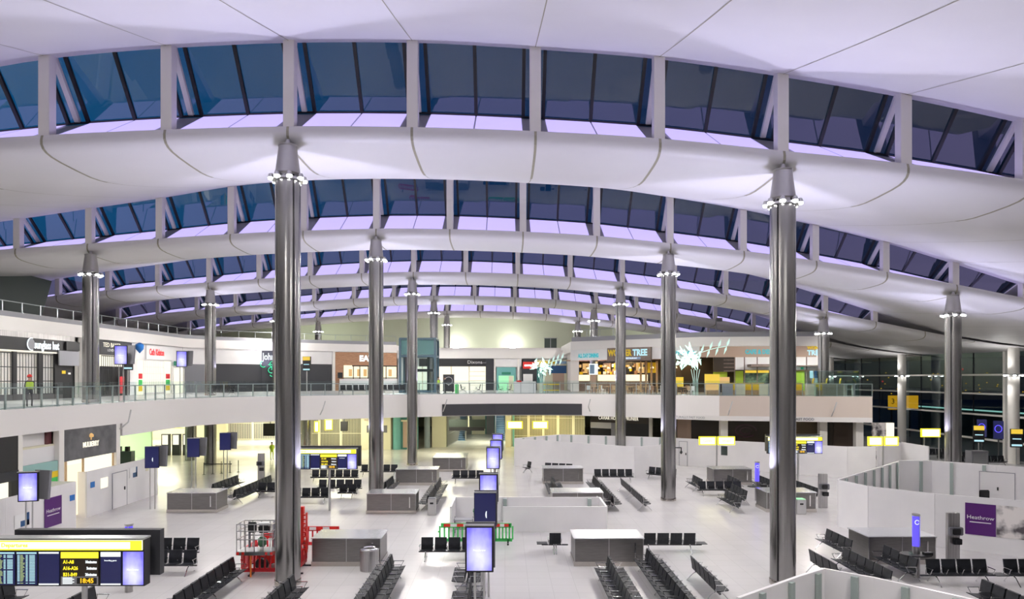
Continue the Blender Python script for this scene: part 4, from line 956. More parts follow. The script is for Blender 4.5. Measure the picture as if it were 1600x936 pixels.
MB().cbox(-.3, .2, .98, .32, .2, .42).build('control_box', M['black'], bk, bevel=.04); MB().cbox(.18, .2, .92, .42, .25, .3).build('control_panel', M['black'], bk, bevel=.04); MB().cbox(.18, .2, 1.12, .44, .2, .1).build('control_cover', M['paper'], bk, bevel=.02)
MB().cbox(.1, .2, .4, .3, .25, .4).build('tool_bag', M['bingreen'], bk, bevel=.06)
o = MB().tube([(-10.1, 27.0, .05), (-10.1, 27.0, .95)], .035, 8).build('warning_pole', M['orange']); tag(o, 'thin orange pole standing in front of the red barrier', 'pole')
x_, y_ = gp(377, 709)
t = thing('traffic_cone', 'tall orange traffic cone beside a round column under the gallery', 'cone', (-22.5, 69.5, 0)); MB().box(-.3, .3, -.3, .3, 0, .08).build('base', M['redpaint'], t); MB().lathe([(.16, .08), (.06, 1.3), (.04, 1.32)], n=16).build('cone', M['redpaint'], t, smooth=True)

# ================================================================= SHOPS ON THE GALLERY
def grille(F_, u0, u1, z0, z1, bars=.14, m='black', d=-.06, name='grille', cross=(.33, .66)):
    b = MB(); k = max(2, int((u1 - u0) / bars))
    for i in range(k + 1): u = u0 + (u1 - u0) * i / k; b.box(u - .018, u + .018, d - .03, d, z0, z1)
    for c in cross: z = z0 + (z1 - z0) * c; b.box(u0, u1, d - .035, d, z - .03, z + .03)
    b.box(u0, u1, d - .04, d, z0, z0 + .08).box(u0, u1, d - .04, d, z1 - .08, z1)
    return b.build(name, M[m], F_.e)
def louvre(F_, u0, u1, z0, z1, m='charcoal', d=-.05, step=.18, name='shutter'):
    b = MB(); z = z0
    while z < z1 - .02: b.box(u0, u1, d - .03, d, z + .015, min(z1, z + step) - .015); z += step
    b.box(u0, u1, d - .004, d + .02, z0, z1); return b.build(name, M[m], F_.e)
WL = lambda name, label, cat, y0, y1: Front(name, (-35, y0), (-35, y1), label, cat, group='shopfronts on the left gallery')
struct(MB().box(-35.6, -35.1, 26, 74, DZ, 11.4).build('wall_gallery_left', M['white']))
def wallseg(p0, p1, z0, z1, m='white', d0=.12, d1=.4, name='wall_gallery_back'):
    F_ = Front(None, p0, p1); a = Vector(p0); n = Vector((-F_.d.y, F_.d.x)); b_ = Vector(p1)
    return struct(MB().prism([a + n * d0, b_ + n * d0, b_ + n * d1, a + n * d1], z0, z1).build(name, M[m]))
for a, b_ in zip(TOP[1:], TOP[2:]): wallseg(a, b_, DZ, 11.35)
# 1 sunglasses shop
F = WL('shopfront', 'black shopfront with a lit white sunglasses sign and a folding grille', 'shopfront', 38, 53.2)
F.box('sign_board', M['black'], 0, F.at(118), 9.98, 10.9, -.25, .05); F.box('metal_bulkhead', M['steel'], 0, F.at(118), 10.9, 11.3, -.2, .05)
F.box('lit_interior', M['e_shop'], 0, F.at(86), DZ, 9.85, .10, .115); F.box('light_strip', M['e_shop'], 0, F.at(85), 9.86, 9.96, -.2, -.1)
grille(F, 0, F.at(86), DZ + .35, 9.8, .30, 'black'); 
for px in (20.5, 60.5, 85.5): F.box('grille_post', M['black'], F.at(px) - .2, F.at(px) + .2, DZ, 9.85, -.14, -.02)
b = MB(); b.lathe([(.42, -.06), (.42, 0)], n=24); o = b.build('sign_disc', M['grey'], F.e); o.rotation_euler = (PI / 2, 0, 0); o.location = (F.at(42), -.3, 10.45)
b = MB().tube([(.45 * math.cos(a * PI / 12), 0, .45 * math.sin(a * PI / 12)) for a in range(5, 20)], .035, 5); o = b.build('lit_rim', M['e_white'], F.e); o.location = (F.at(42), -.36, 10.45)
F.span('sunglass hut', .85, M['e_white'], 48, 87, 10.42, -.27, bold=.02)
F.box('base_board', M['charcoal'], 0, F.at(86), DZ, DZ + .35, -.12, .02); F.box('side_sign', M['black'], F.at(96), F.at(117), 10.15, 10.85, -.4, -.25)
F = WL('service_entrance', 'dark door recess below a plain grey panel right of the sunglasses shop', 'door', 53.2, 57.5)
F.box('grey_panel', M['grey'], F.at(86), F.at(117), 8.95, 10.1, -.35, -.25); F.box('dark_door', M['black'], F.at(88), F.at(112), DZ, 8.95, -.1, 0); F.box('frame', M['steel_light'], F.at(113), F.at(118), DZ, 11.3, -.2, 0)
F.box('yellow_notice', M['yellow'], F.at(94.5), F.at(100), 8.3, 8.55, -.13, -.1); F.box('pale_notice', M['paper'], F.at(104), F.at(108), 8.25, 8.4, -.13, -.1)
F.box('white_post', M['post'], F.at(123), F.at(128), DZ, 11.3, -.3, 0)
# 2 clothes shop
F = WL('shopfront', 'black clothes shopfront with thin pale capitals, behind the gallery column', 'shopfront', 57.5, 63.4)
F.box('sign_board', M['charcoal'], 0, F.len, 10.0, 11.25, -.2, .05); F.span('TED BAKER', .55, M['e_shop'], 157, 185, 10.85, -.22); F.text('LONDON', .34, M['paper'], (F.at(163) + F.at(180)) / 2, 10.4, -.22)
F.box('lit_interior', M['e_shop'], F.at(157), F.at(200), 9.0, 9.98, .06, .1); grille(F, F.at(157), F.at(201), DZ, 9.95, .28, 'black'); F.box('dark_glass', M['black'], F.at(157), F.at(201), DZ, 9.0, -.02, .05)
F.box('red_panel', M['red'], F.at(183), F.at(190), DZ + .2, 8.1, -.25, -.15)
F = WL('wall_bay', 'pale wall bay with a hanging blue-topped sign between the two clothes shops', 'wall bay', 63.4, 66.0)
F.box('panel', M['white'], 0, F.len, DZ, 11.3, -.02, .1); o = MB().lathe([(.02, -.5), (.35, -.1), (.38, .3), (.1, .5)], n=14).build('blue_lamp', M['blue'], F.e, smooth=True); o.location = (.6, -.6, 10.8)
# 3 shop with red script
F = WL('shopfront', 'pale shopfront with red script lettering and a bright white shutter', 'shopfront', 66.0, 71.4)
F.box('sign_board', M['hoard'], 0, F.len, 9.8, 11.2, -.2, .05); F.span('Cath Kidston', .85, M['e_red'], 230, 253, 10.5, -.22, bold=.03)
F.box('glowing_shutter', M['e_shop'], F.at(223.5), F.at(255), DZ + .1, 9.7, -.02, .05); grille(F, F.at(223.5), F.at(255), DZ + .1, 9.7, .35, 'white', cross=(.2, .4, .6, .8))  # shutter emits: its warm lighting is put into the material
for a, b_ in ((213, 222), (256, 265)):
    F.box('lit_window', M['e_shop'], F.at(a), F.at(b_), DZ, 9.7, -.1, 0)
    for q, (m_, z) in enumerate((('yellow', 6.7), ('green', 7.3), ('red', 7.9))): F.box('display_panel', M[m_], F.at(a) + .2, F.at(b_) - .2, z, z + .5, -.14, -.1)
F = WL('exit_doorway', 'bright doorway with a green exit sign on the left gallery', 'door', 71.4, 74)
F.box('lit_door', M['e_shop'], F.at(270), F.at(291), DZ, 9.0, -.05, 0); F.box('frame', M['post'], F.at(268), F.at(270), DZ, 9.2, -.1, 0); F.box('exit_sign', M['e_exit'], F.at(271), F.at(281), 9.3, 9.75, -.14, -.05)
# 4 dark louvred units along the curve
F = Front('shopfront', (-35, 74), (-33, 77.6), 'dark grey corner shopfront right of the bright doorway', 'shopfront'); F.box('dark_front', M['midgrey'], .1, F.len, DZ, 9.5, -.05, .05)
F = Front('shopfront', (-33, 77.6), (-29, 81), 'dark louvred shopfront behind the gallery seats', 'shopfront'); F.box('sign_board', M['hoard'], 0, F.len, 9.6, 11.25, -.1, .05); louvre(F, 0, F.len, DZ, 9.6)
louvre_u = F.len
F = Front('shopfront', (-29, 81), (-21.5, 85.8), 'charcoal shopfront with large white lettering and green neon, cut by the nearest left column', 'shopfront')
F.box('sign_board', M['charcoal'], 0, F.at(442), DZ, 11.25, -.15, .05); F.span('Johnnie', 1.15, M['e_white'], 409.5, 441, 10.5, -.2, bold=.02)
gr_ = MB(); random.seed(3)
for k in range(9):
    a0 = random.uniform(0, 6); cx_, cz_ = random.uniform(-.9, .9), random.uniform(-.7, .7); gr_.tube([(cx_ + .35 * math.cos(a0 + a * .6), 0, cz_ + .35 * math.sin(a0 + a * .6)) for a in range(7)], .05, 4)
o = gr_.build('green_neon', mat('e_green_neon', (0, 0, 0), .5, emit=(.05, .9, .45), es=.9), F.e); o.location = ((F.at(412) + F.at(432)) / 2, -.25, 9.1)
F.box('upper_panel', M['hoard'], F.at(442), F.len - .1, 9.7, 11.25, -.1, .05); louvre(F, F.at(442), F.len - .4, DZ, 9.7)
F.box('white_post', M['post'], F.at(519), F.at(523), DZ, 11.3, -.2, 0)
for k in range(4): F.box('green_strip', mat('e_grn', (0, 0, 0), .5, emit=(.05, .6, .3), es=.5), F.at(388) + .0 + k * .0, F.at(388.6), DZ + .6 + k * .6, DZ + .9 + k * .6, -.2, -.16)
# 5 sandwich shop
F = Front('shopfront', (-21.5, 85.8), (-14.2, 89), 'wood-clad sandwich shopfront with white capitals and warm lit windows', 'shopfront')
F.box('timber_front', M['wood'], 0, F.len, 9.6, 11.25, -.15, .05); F.box('timber_side', M['wood'], 0, F.at(536), DZ, 9.6, -.15, .05); F.span('EAT', 1.0, M['e_white'], 561, 583, 10.45, -.2, bold=.05)
F.box('lit_interior', M['e_warm'], F.at(536), F.len, DZ + 1.6, 9.6, .02, .06); F.box('counter', M['hoard'], F.at(530), F.len, DZ, DZ + 1.5, -.4, -.1); F.box('till_screen', M['black'], F.at(527), F.at(534), DZ + 1.6, DZ + 2.3, -.5, -.3)
fr = MB()
for px in (536, 552, 562, 575, 590, 603): fr.box(F.at(px) - .05, F.at(px) + .05, -.1, -.02, DZ + 1.5, 9.6)
fr.box(F.at(536), F.len, -.1, -.02, 7.95, 8.03).box(F.at(550), F.len, -.1, -.02, 9.45, 9.6); fr.build('window_frame', M['black'], F.e)
for px in (545, 558, 568, 582, 607): F.box('menu_board', M['e_warmdim'], F.at(px), F.at(px + 5), 8.2, 9.1, -.05, 0)
# 6 middle shops (electronics shop, doorway, red-signed shop)
struct(MB().box(-14.2, 9.4, 90.1, 90.5, DZ, 11.0).build('wall_gallery_back', M['white']))
F = Front('shopfront', (-14.0, 89.7), (-1.45, 89.7), 'black electronics shopfront with a bright white interior, behind the standing people', 'shopfront')
F.box('sign_board', M['black'], F.at(655), F.at(771), 9.5, 10.55, -.2, .1); F.box('lit_interior', M['e_shop'], F.at(640), F.at(759), DZ, 9.5, .1, .2); F.box('black_side', M['darkpanel'], F.at(759), F.len, DZ, 10.5, -.25, .1)
F.text('Dixons', .62, M['paper'], F.at(742), 10.05, -.24, sx=1.1); F.text('travel', .35, M['grey'], F.at(755), 10.0, -.24)
sh = MB()
for z in (7.0, 7.6, 8.2, 8.8): sh.box(F.at(734), F.at(758), 0, .1, z, z + .05)
for px in (660, 705, 733): sh.box(F.at(px) - .06, F.at(px) + .06, 0, .1, DZ, 9.5)
sh.build('shelving', M['cream'], F.e)
t = thing('promotion_board', 'dark standing promotion board with a pale ring and pin shape', 'sign board', (-6.3, 76, DZ)); MB().box(-.62, .62, 0, .1, .1, 2.0).build('board', M['charcoal'], t)
b = MB().tube([(.42 * math.cos(a * PI / 12), -.03, 1.3 + .42 * math.sin(a * PI / 12)) for a in range(25)], .025, 5); b.extrude([(-.1, -.03, .88), (.1, -.03, .88), (0, -.03, .75)], ((0, 0, 0), (0, .02, 0))); b.build('ring_and_pin', M['paper'], t); MB().box(-.5, -.4, 0, .3, 0, .1).box(.4, .5, 0, .3, 0, .1).build('foot', M['black'], t)
F = Front('doorway', (-1.45, 89.7), (2.35, 89.7), 'teal framed doorway glowing green under a green exit sign', 'doorway')
F.box('upper_panel', M['hoard'], 0, F.len, 9.45, 10.5, -.1, .1); F.box('teal_frame', M['teal'], F.at(776), F.at(806), DZ, 9.4, -.15, .05); F.box('door_glow', M['e_green'], F.at(779), F.at(803), DZ, 8.3, -.2, -.15)
F.box('exit_sign', M['e_exit'], F.at(784), F.at(798), 8.45, 8.75, -.3, -.2); F.box('door_leaf', M['cream'], F.at(795), F.at(802), DZ, 8.25, -.24, -.2)
for px in (773, 810): F.box('white_post', M['post'], F.at(px) - .12, F.at(px) + .12, DZ, 10.5, -.25, 0)
F = Front('shopfront', (2.2, 89.7), (4.2, 89.7), 'narrow black shopfront with a red sign bearing a white winged mark', 'shopfront')
F.box('dark_front', M['darkpanel'], 0, F.len, DZ, 10.5, -.1, .1); F.box('red_sign', M['redpaint'], .15, F.len, 9.2, 10.1, -.3, -.1); b = MB(); b.extrude([(.35, -.32, 9.5), (1.4, -.32, 9.55), (1.75, -.32, 9.95), (1.5, -.32, 9.75), (.35, -.32, 9.75)], ((0, 0, 0), (0, .01, 0))); b.build('winged_mark', M['e_white'], F.e)
F.box('shutter', M['white'], .2, 1.45, DZ, 8.5, -.2, -.1)
F = Front('shopfront', (4.2, 89.7), (8.3, 89.7), 'beige shopfront with an amber and blue band behind the left glowing tree', 'shopfront')
F.box('front', M['cream'], 0, F.len, DZ, 10.4, -.05, .1); F.box('amber_band', M['yellow'], .1, 2.4, 9.85, 10.2, -.12, -.05); F.box('blue_band', M['stair'], 2.4, 3.9, 9.85, 10.2, -.12, -.05); F.box('blue_sign', M['darkblue'], 1.5, 3.9, 8.6, 9.6, -.12, -.05); F.box('dark_window', M['tealglass'], 0, .8, 7.3, 9.4, -.12, -.05)
F.box('pale_door', M['taupe'], 2.1, 3.6, DZ, 8.6, -.12, -.05)
# kiosk on the gallery
t = thing('kiosk', 'low white kiosk with a small red mark on the gallery', 'kiosk', (.9, 70.2, DZ)); MB().box(0, 2.3, 0, 1.0, 0, 1.25).build('body', M['white'], t, bevel=.02); MB().box(.3, .8, -.05, .05, 1.2, 1.35).build('red_mark', M['redpaint'], t)
t = thing('display_stand', 'striped yellow and white display stand right of the white kiosk', 'stand', (3.9, 70.0, DZ)); MB().box(0, 1.8, 0, .7, 0, 1.2).build('body', M['glass'], t); MB().box(0, 1.8, -.03, 0, .9, 1.0).box(0, 1.8, -.03, 0, .3, .38).build('yellow_stripe', M['yellow'], t)
for k, x in enumerate((0, .6, 1.2, 1.75)): MB().box(x, x + .04, -.04, 0, 0, 1.2).build('upright', M['steel_light'], t)
t = thing('bin', 'small green bin on the gallery near the electronics shop', 'bin', (-4.9, 69.2, DZ)); MB().lathe([(.17, 0), (.2, .9), (.16, .98)], n=14).build('body', M['green'], t, smooth=True)
# lift
t = thing('glass_lift', 'tall glass lift shaft with blue-grey steel frame behind the left-centre columns', 'lift', (-11.5, 74.5, DZ)); W_, D_, H_ = 3.85, 3.2, 5.9
fr = MB()
for sx in (0, W_): 
    for sy in (0, D_): fr.box(sx - .12, sx + .12, sy - .12, sy + .12, 0, H_)
for z in (0.02, 3.9, H_ - .1):
    fr.box(0, W_, -.1, .1, z, z + .22).box(0, W_, D_ - .1, D_ + .1, z, z + .22).box(-.1, .1, 0, D_, z, z + .22).box(W_ - .1, W_ + .1, 0, D_, z, z + .22)
fr.build('frame', mat('lift_frame', (.10, .17, .22), .4), t); MB().box(.12, W_ - .12, -.02, .02, .1, H_).build('glass', M['glass'], t)
MB().box(.1, W_ - .1, .2, D_, 4.2, 5.75).build('upper_car', M['e_cyan'] if False else mat('lift_pale', (.45, .6, .62), .4), t); MB().box(.55, 1.0, -.1, .3, 0, 3.9).box(2.9, 3.2, .5, .8, 0, 3.9).build('guide_mast', M['charcoal'], t); MB().box(1.2, 3.6, .4, 1.6, 2.3, 2.6).build('landing', M['charcoal'], t)
t2 = [(1.1, .8), (2.4, 2.1)]
# people
def person(x, y, z, rz, label, coat, legs, hair, vest=None, helmet=None, arm=0.25):
    t = thing('person', label, 'person', (x, y, z), rz)
    J = {'pel': (0, 0, .93, .13), 'che': (0, 0, 1.30, .155), 'nek': (0, 0, 1.46, .06), 'hed': (0, -.015, 1.60, .095), 'top': (0, -.01, 1.70, .07)}
    V = []; R = []; E = []
    def v(p, r): V.append(p); R.append(r); return len(V) - 1
    a = v((0, 0, .93), .13); c = v((0, 0, 1.15), .125); d = v((0, 0, 1.36), .14); n_ = v((0, 0, 1.48), .055); h = v((0, -.02, 1.58), .085); tp = v((0, -.02, 1.68), .075); E += [(a, c), (c, d), (d, n_), (n_, h), (h, tp)]
    for s in (-1, 1):
        q = v((s * .17, 0, 1.40), .06); e = v((s * .22, .02, 1.13), .045); w_ = v((s * (.2 - arm * .4), -.14 - arm * .3, .97 + arm * .3), .032); f = v((s * (.19 - arm * .4), -.18 - arm * .35, .92 + arm * .35), .038); E += [(d, q), (q, e), (e, w_), (w_, f)]
        k0 = v((s * .10, 0, .86), .095); k = v((s * .11, -.03 * s, .49), .06); an = v((s * .11, .02, .09), .042); to = v((s * .12, -.15, .05), .04); E += [(a, k0), (k0, k), (k, an), (an, to)]
    me = bpy.data.meshes.new('body'); me.from_pydata(V, E, []); o = bpy.data.objects.new('body', me); C.objects.link(o); o.parent = t
    sk = o.modifiers.new('skin', 'SKIN'); 
    for i, r in enumerate(R): me.skin_vertices[0].data[i].radius = (r, r * .8)
    me.skin_vertices[0].data[0].use_root = True
    o.modifiers.new('sub', 'SUBSURF').levels = 1
    for m_ in (coat, legs, 'skin', 'black'): me.materials.append(M[m_])
    dg = bpy.context.evaluated_depsgraph_get(); dg.update(); nm = bpy.data.meshes.new_from_object(o.evaluated_get(dg)); o.modifiers.clear(); o.data = nm; nm.name = 'body'
    nm.materials.clear()
    for m_ in (coat, legs, 'skin', 'black'): nm.materials.append(M[m_])
    for p in nm.polygons:
        zc = p.center.z; p.use_smooth = True; p.material_index = 2 if zc > 1.47 else (3 if zc < .1 else (1 if zc < .90 and abs(p.center.x) < .19 and p.center.y > -.14 else 0))
    MB().lathe([(.02, .10), (.07, .085), (.10, .03), (.095, -.03), (.06, -.06)][::-1], n=14).build('hair', M[hair], t, smooth=True, loc=(0, .012, 1.655))
    fc = MB(); fc.add([(-.012, -.115, 1.60), (.012, -.115, 1.60), (0, -.135, 1.585), (0, -.11, 1.63)], [(0, 1, 2), (0, 2, 3), (1, 3, 2)]); fc.build('nose', M['skin'], t)
    MB().box(-.035, -.02, -.108, -.10, 1.625, 1.635).box(.02, .035, -.108, -.10, 1.625, 1.635).build('eyes', M['black'], t)
    if vest: MB().prism([(.19 * math.cos(a * PI / 8), .155 * math.sin(a * PI / 8)) for a in range(16)], 1.0, 1.38).build('vest', M[vest], t, bevel=.03)
    if helmet: MB().lathe([(.13, -.02), (.12, 0), (.105, .07), (.05, .12), (.01, .13)], n=16).build('helmet', M[helmet], t, smooth=True, loc=(0, -.01, 1.67))
    return t
person(-25.6, 36.6, DZ, .9, 'person in a red helmet, yellow vest and dark trousers walking on the left gallery', 'charcoal', 'charcoal', 'black', 'hivis', 'redpaint', .1)
person(-6.75, 68.9, DZ, .9, 'person in a yellow-green vest standing at the gallery rail, on the left of two', 'midgrey', 'charcoal', 'brown', 'hivis')
person(-6.1, 69.0, DZ, -.8, 'person in dark clothes standing at the gallery rail, on the right of two', 'black', 'black', 'brown', None, None, .5)
person(-22.7, 66.2, 0, .6, 'person in a bright yellow jacket walking under the gallery', 'hivis', 'hivis', 'black', 'hivis', None, .3)

# ================================================================= RESTAURANT BLOCK AT THE RIGHT
RA, RB, RC = (7.6, 78.8), (20, 69.8), (31.4, 68.6)
F = Front('restaurant_front', RA, RB, 'restaurant front with white band, brown wooden sign and open lit interior', 'restaurant')
F.box('white_band', M['hoard'], .05, F.at(951), 10.0, 11.2, -.05, .1); F.box('white_band', M['hoard'], F.at(1019), F.len, 10.0, 11.2, -.05, .1)
F.span('ALL DAY DINING', .62, M['e_teal'], 904, 936, 10.5, -.1, bold=.03); F.text('GOOD FOOD', .55, M['e_teal'], F.at(1062), 10.55, -.1, bold=.03)
F.box('wooden_sign', M['woodgrey'], F.at(951), F.at(1019), 9.85, 11.3, -.35, -.05)
F.span('WONDER', .95, M['yellow'], 953, 990, 10.7, -.4, bold=.04); F.span('TREE', .95, M['e_cyan'], 991, 1014, 10.7, -.4, bold=.04); F.box('sub_sign', M['stair'], F.at(975), F.at(1003), 10.0, 10.25, -.38, -.35); F.text('RESTAURANT', .22, M['e_white'], F.at(989), 10.12, -.4)
struct(MB().prism([(8.4, 86.0), (20, 77), (31.3, 76), (31.3, 76.3), (20, 77.4), (8.5, 86.4)], DZ, 11.2).build('wall_restaurant', M['brown']))
G = Front('servery', (8.8, 84.6), (20, 76.0), 'long servery glowing warm yellow behind the restaurant tables', 'counter')
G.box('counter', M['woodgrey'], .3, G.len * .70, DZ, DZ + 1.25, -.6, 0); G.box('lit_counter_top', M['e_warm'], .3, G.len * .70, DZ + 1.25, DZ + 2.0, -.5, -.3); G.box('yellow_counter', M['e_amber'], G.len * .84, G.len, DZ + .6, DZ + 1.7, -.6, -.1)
rnd = random.Random(5)
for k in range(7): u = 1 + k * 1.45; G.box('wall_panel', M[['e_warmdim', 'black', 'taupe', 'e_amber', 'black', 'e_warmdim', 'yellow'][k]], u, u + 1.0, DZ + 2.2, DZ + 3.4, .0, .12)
pl = MB()
for k in range(14): u = G.len * .66 + k * .22; pl.box(u, u + .06, -1.2 - .3 * (k % 3), -1.1 - .3 * (k % 3), DZ, DZ + 3.3 + .2 * (k % 2))
pl.build('timber_slats', M['woodpale'], G.e)
for m_, sd in (('e_warmdim', 1), ('yellow', 2), ('paper', 3), ('black', 4), ('wood', 5)):
    r_ = random.Random(sd); q = MB()
    for k in range(16): u = r_.uniform(.4, G.len * .66); z = DZ + r_.choice((1.3, 2.05, 2.4, 2.9)); q.box(u, u + r_.uniform(.08, .35), -.3, -.05, z, z + r_.uniform(.15, .42))
    tag(q.build('shelf_goods', M[m_], G.e), kind='stuff')
q = MB()
for k in range(18): u = .3 + k * G.len / 18; q.box(u, u + .1, -2.6, -.4, DZ + 3.65, DZ + 3.78)
tag(q.build('ceiling_battens', M['wood'], G.e), kind='stuff')
for k in range(9):
    q = G.p0 + G.d * (1.2 + k * 1.4); o = thing('pendant_lamp', ['first warm pendant lamp from the left over the servery', 'second warm pendant lamp from the left over the servery', 'third warm pendant lamp from the left over the servery', 'fourth warm pendant lamp from the left over the servery', 'fifth warm pendant lamp from the left over the servery', 'sixth warm pendant lamp from the left over the servery', 'seventh warm pendant lamp from the left over the servery', 'eighth warm pendant lamp from the left over the servery', 'rightmost warm pendant lamp over the servery'][k], 'lamp', (q.x + .3, q.y - 1.6, DZ + 2.7), 0, 'pendant lamps over the servery')
    MB().lathe([(.2, 0), (.16, .16), (.05, .22)], n=12).build('shade', M['e_warm'], o); MB().box(-.01, .01, -.01, .01, .2, 1.9).build('cord', M['black'], o)
t = thing('menu_screen', 'bright blue and white menu screen hanging on a post in the restaurant', 'screen', (10.3, 79.0, DZ)); MB().box(-.5, .5, 0, .12, 2.0, 3.25).build('screen', M['e_white'], t); MB().box(-.45, .1, -.02, 0, 2.1, 3.15).build('blue_block', M['stair'], t); MB().box(-.3, .3, .1, .5, 0, 2.0).build('post', M['taupe'], t)
F = Front('restaurant_front', RB, RC, 'taupe cafe front with blue lettering, white panels and green walls', 'restaurant')
F.box('taupe_band', M['taupe'], 0, F.len, 10.1, 11.2, -.05, .1); F.box('white_panels', M['hoard'], F.at(1148), F.len, 8.8, 10.1, -.02, .1)
jn = MB()
for px in (1148, 1163, 1183, 1203, 1243, 1260, 1279): jn.box(F.at(px) - .05, F.at(px) + .05, -.05, -.02, DZ, 10.1)
jn.build('brown_mullion', M['woodgrey'], F.e)
F.span('CAFE & DESSERTS', .62, M['e_teal'], 1164, 1224, 10.62, -.1, bold=.03); F.text('WONDER', .42, M['yellow'], F.at(1261), 11.0, -.1, align='LEFT', bold=.03); F.span('TREE', .68, M['e_cyan'], 1261, 1284, 10.5, -.1, bold=.03)
F.box('dark_rack', M['brown'], F.at(1115), F.at(1147), 8.6, 10.1, .05, .3); rk = MB()
for k in range(4): rk.box(F.at(1131), F.at(1147), -.02, .05, 8.65 + k * .38, 8.72 + k * .38)
rk.build('bottle_rack', M['woodgrey'], F.e)
F.box('green_wall', M['lime'], F.at(1148), F.at(1162), DZ, 8.7, .2, .3); F.box('green_wall', M['lime'], F.at(1240), F.at(1258), DZ, 8.7, .2, .3); F.box('green_wall', M['lime'], F.at(1116), F.at(1138), DZ + 1.6, 8.6, .5, .6)
F.box('plant_mural', noisy(mat('plant_mural', (.1, .2, .1), .5), (.012, .04, .03), (.16, .26, .14), 2.5), F.at(1165), F.at(1202), DZ + 1.1, 8.55, .2, .3); F.box('yellow_strip', M['e_amber'], F.at(1165), F.at(1202), 8.5, 8.75, .1, .2)
F.box('awning', M['woodgrey'], F.at(1167), F.at(1203), 9.1, 9.35, -1.6, -.1); F.box('awning', M['woodgrey'], F.at(1244), F.at(1280), 9.15, 9.25, -1.0, -.1)
F.box('screen', M['e_cyan'], F.at(1265), F.at(1270), DZ + 1.6, 8.7, -.1, 0); F.box('screen', M['darkblue'], F.at(1272), F.at(1279), DZ + 1.6, 8.7, -.1, 0); F.box('exit_sign', M['e_exit'], F.at(1250), F.at(1254), 8.85, 9.05, -.3, -.2)
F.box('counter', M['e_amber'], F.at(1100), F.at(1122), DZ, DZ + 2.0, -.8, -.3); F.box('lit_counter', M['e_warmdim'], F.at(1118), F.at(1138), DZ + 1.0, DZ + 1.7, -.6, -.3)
# tables, chairs and partitions of the restaurant terrace
TT = MB().prism([(.38 * math.cos(a * PI / 8), .38 * math.sin(a * PI / 8)) for a in range(16)], .72, .75).mesh('table_top', M['woodpale']); TL = MB().lathe([(.22, 0), (.03, .03), (.03, .72)], n=10).mesh('pedestal', M['black'])
cs = MB().box(-.2, .2, -.2, .2, .44, .47).box(-.2, .2, .17, .2, .47, .86)
for sx in (-.17, .17):
    for sy in (-.17, .17): cs.box(sx - .015, sx + .015, sy - .015, sy + .015, 0, .45)
CM = [cs.mesh('cafe_chair', M[k]) for k in ('woodpale', 'wood', 'paper')]
rnd = random.Random(11); k = 0; ORD = 'first second third fourth fifth sixth seventh eighth ninth tenth eleventh'.split()
E1 = [(7.5, 66.2), (12, 63.6), (18.7, 59.3), (30.6, 56.6)]
def along(pts, s):
    for a, b_ in zip(pts, pts[1:]):
        L_ = math.dist(a, b_)
        if s <= L_: f = s / L_; return (a[0] + (b_[0] - a[0]) * f, a[1] + (b_[1] - a[1]) * f)
        s -= L_
    return pts[-1]
for i in range(11):
    x, y = along(E1, .3 + i * 1.9); x += .9; y += 1.3 + .5 * (i % 2)
    if x > 17.5: break
    t = inst('cafe_table', TT, None, (x, y, DZ)); inst('pedestal', TL, t); tag(t, 'small round wooden cafe table by the gallery rail, %s from the left' % ORD[i], 'table', 'cafe tables on the terrace')
    for j, a in enumerate((0.3, 2.2, 4.1)):
        c_ = inst('cafe_chair', CM[(i + j) % 3], None, (x + .62 * math.cos(a + i), y + .62 * math.sin(a + i), DZ), a + i - PI / 2); tag(c_, ['pale wooden', 'brown wooden', 'white'][(i + j) % 3] + ' cafe chair at the %s rail-side table from the left' % ORD[i], 'chair', ['pale cafe chairs', 'brown cafe chairs', 'white cafe chairs'][(i + j) % 3])
for i in range(8):
    x, y = along([(9.5, 71.5), (14, 69.3), (18.5, 66.5)], i * 1.3); t = inst('cafe_table', TT, None, (x, y, DZ)); inst('pedestal', TL, t); tag(t, 'small round wooden cafe table in the rear terrace row, %s from the left' % ORD[i], 'table', 'cafe tables, second row')
    for j, a in enumerate((.6, 2.9)):
        c_ = inst('cafe_chair', CM[(i + j) % 3], None, (x + .6 * math.cos(a), y + .6 * math.sin(a), DZ), a - PI / 2); tag(c_, ['pale wooden', 'brown wooden', 'white'][(i + j) % 3] + ' cafe chair at the %s rear-row table from the left' % ORD[i], 'chair', ['second row pale chairs', 'second row brown chairs', 'second row white chairs'][(i + j) % 3])
for px, w_, m_, l in ((1137, .9, 'grey', 'grey counter block on the terrace left of the yellow booth'), (1157, .8, 'cream', 'pale partition block right of the first yellow booth'), (1194, .75, 'cream', 'pale partition block before the plant mural'), (1267, .8, 'cream', 'pale partition block near the right column'), (1302, 1.6, 'taupe', 'dark beige counter at the right end of the terrace')):
    f = Front(None, (18.9, 60.6), (30.6, 57.9)); u = f.at(px); o = MB().box(-w_ / 2, w_ / 2, 0, .5, 0, 1.1).build('terrace_block', M[m_], loc=(f.p0.x + f.d.x * u, f.p0.y + f.d.y * u, DZ), bevel=.01); o.rotation_euler.z = math.atan2(f.d.y, f.d.x); tag(o, l, 'partition')
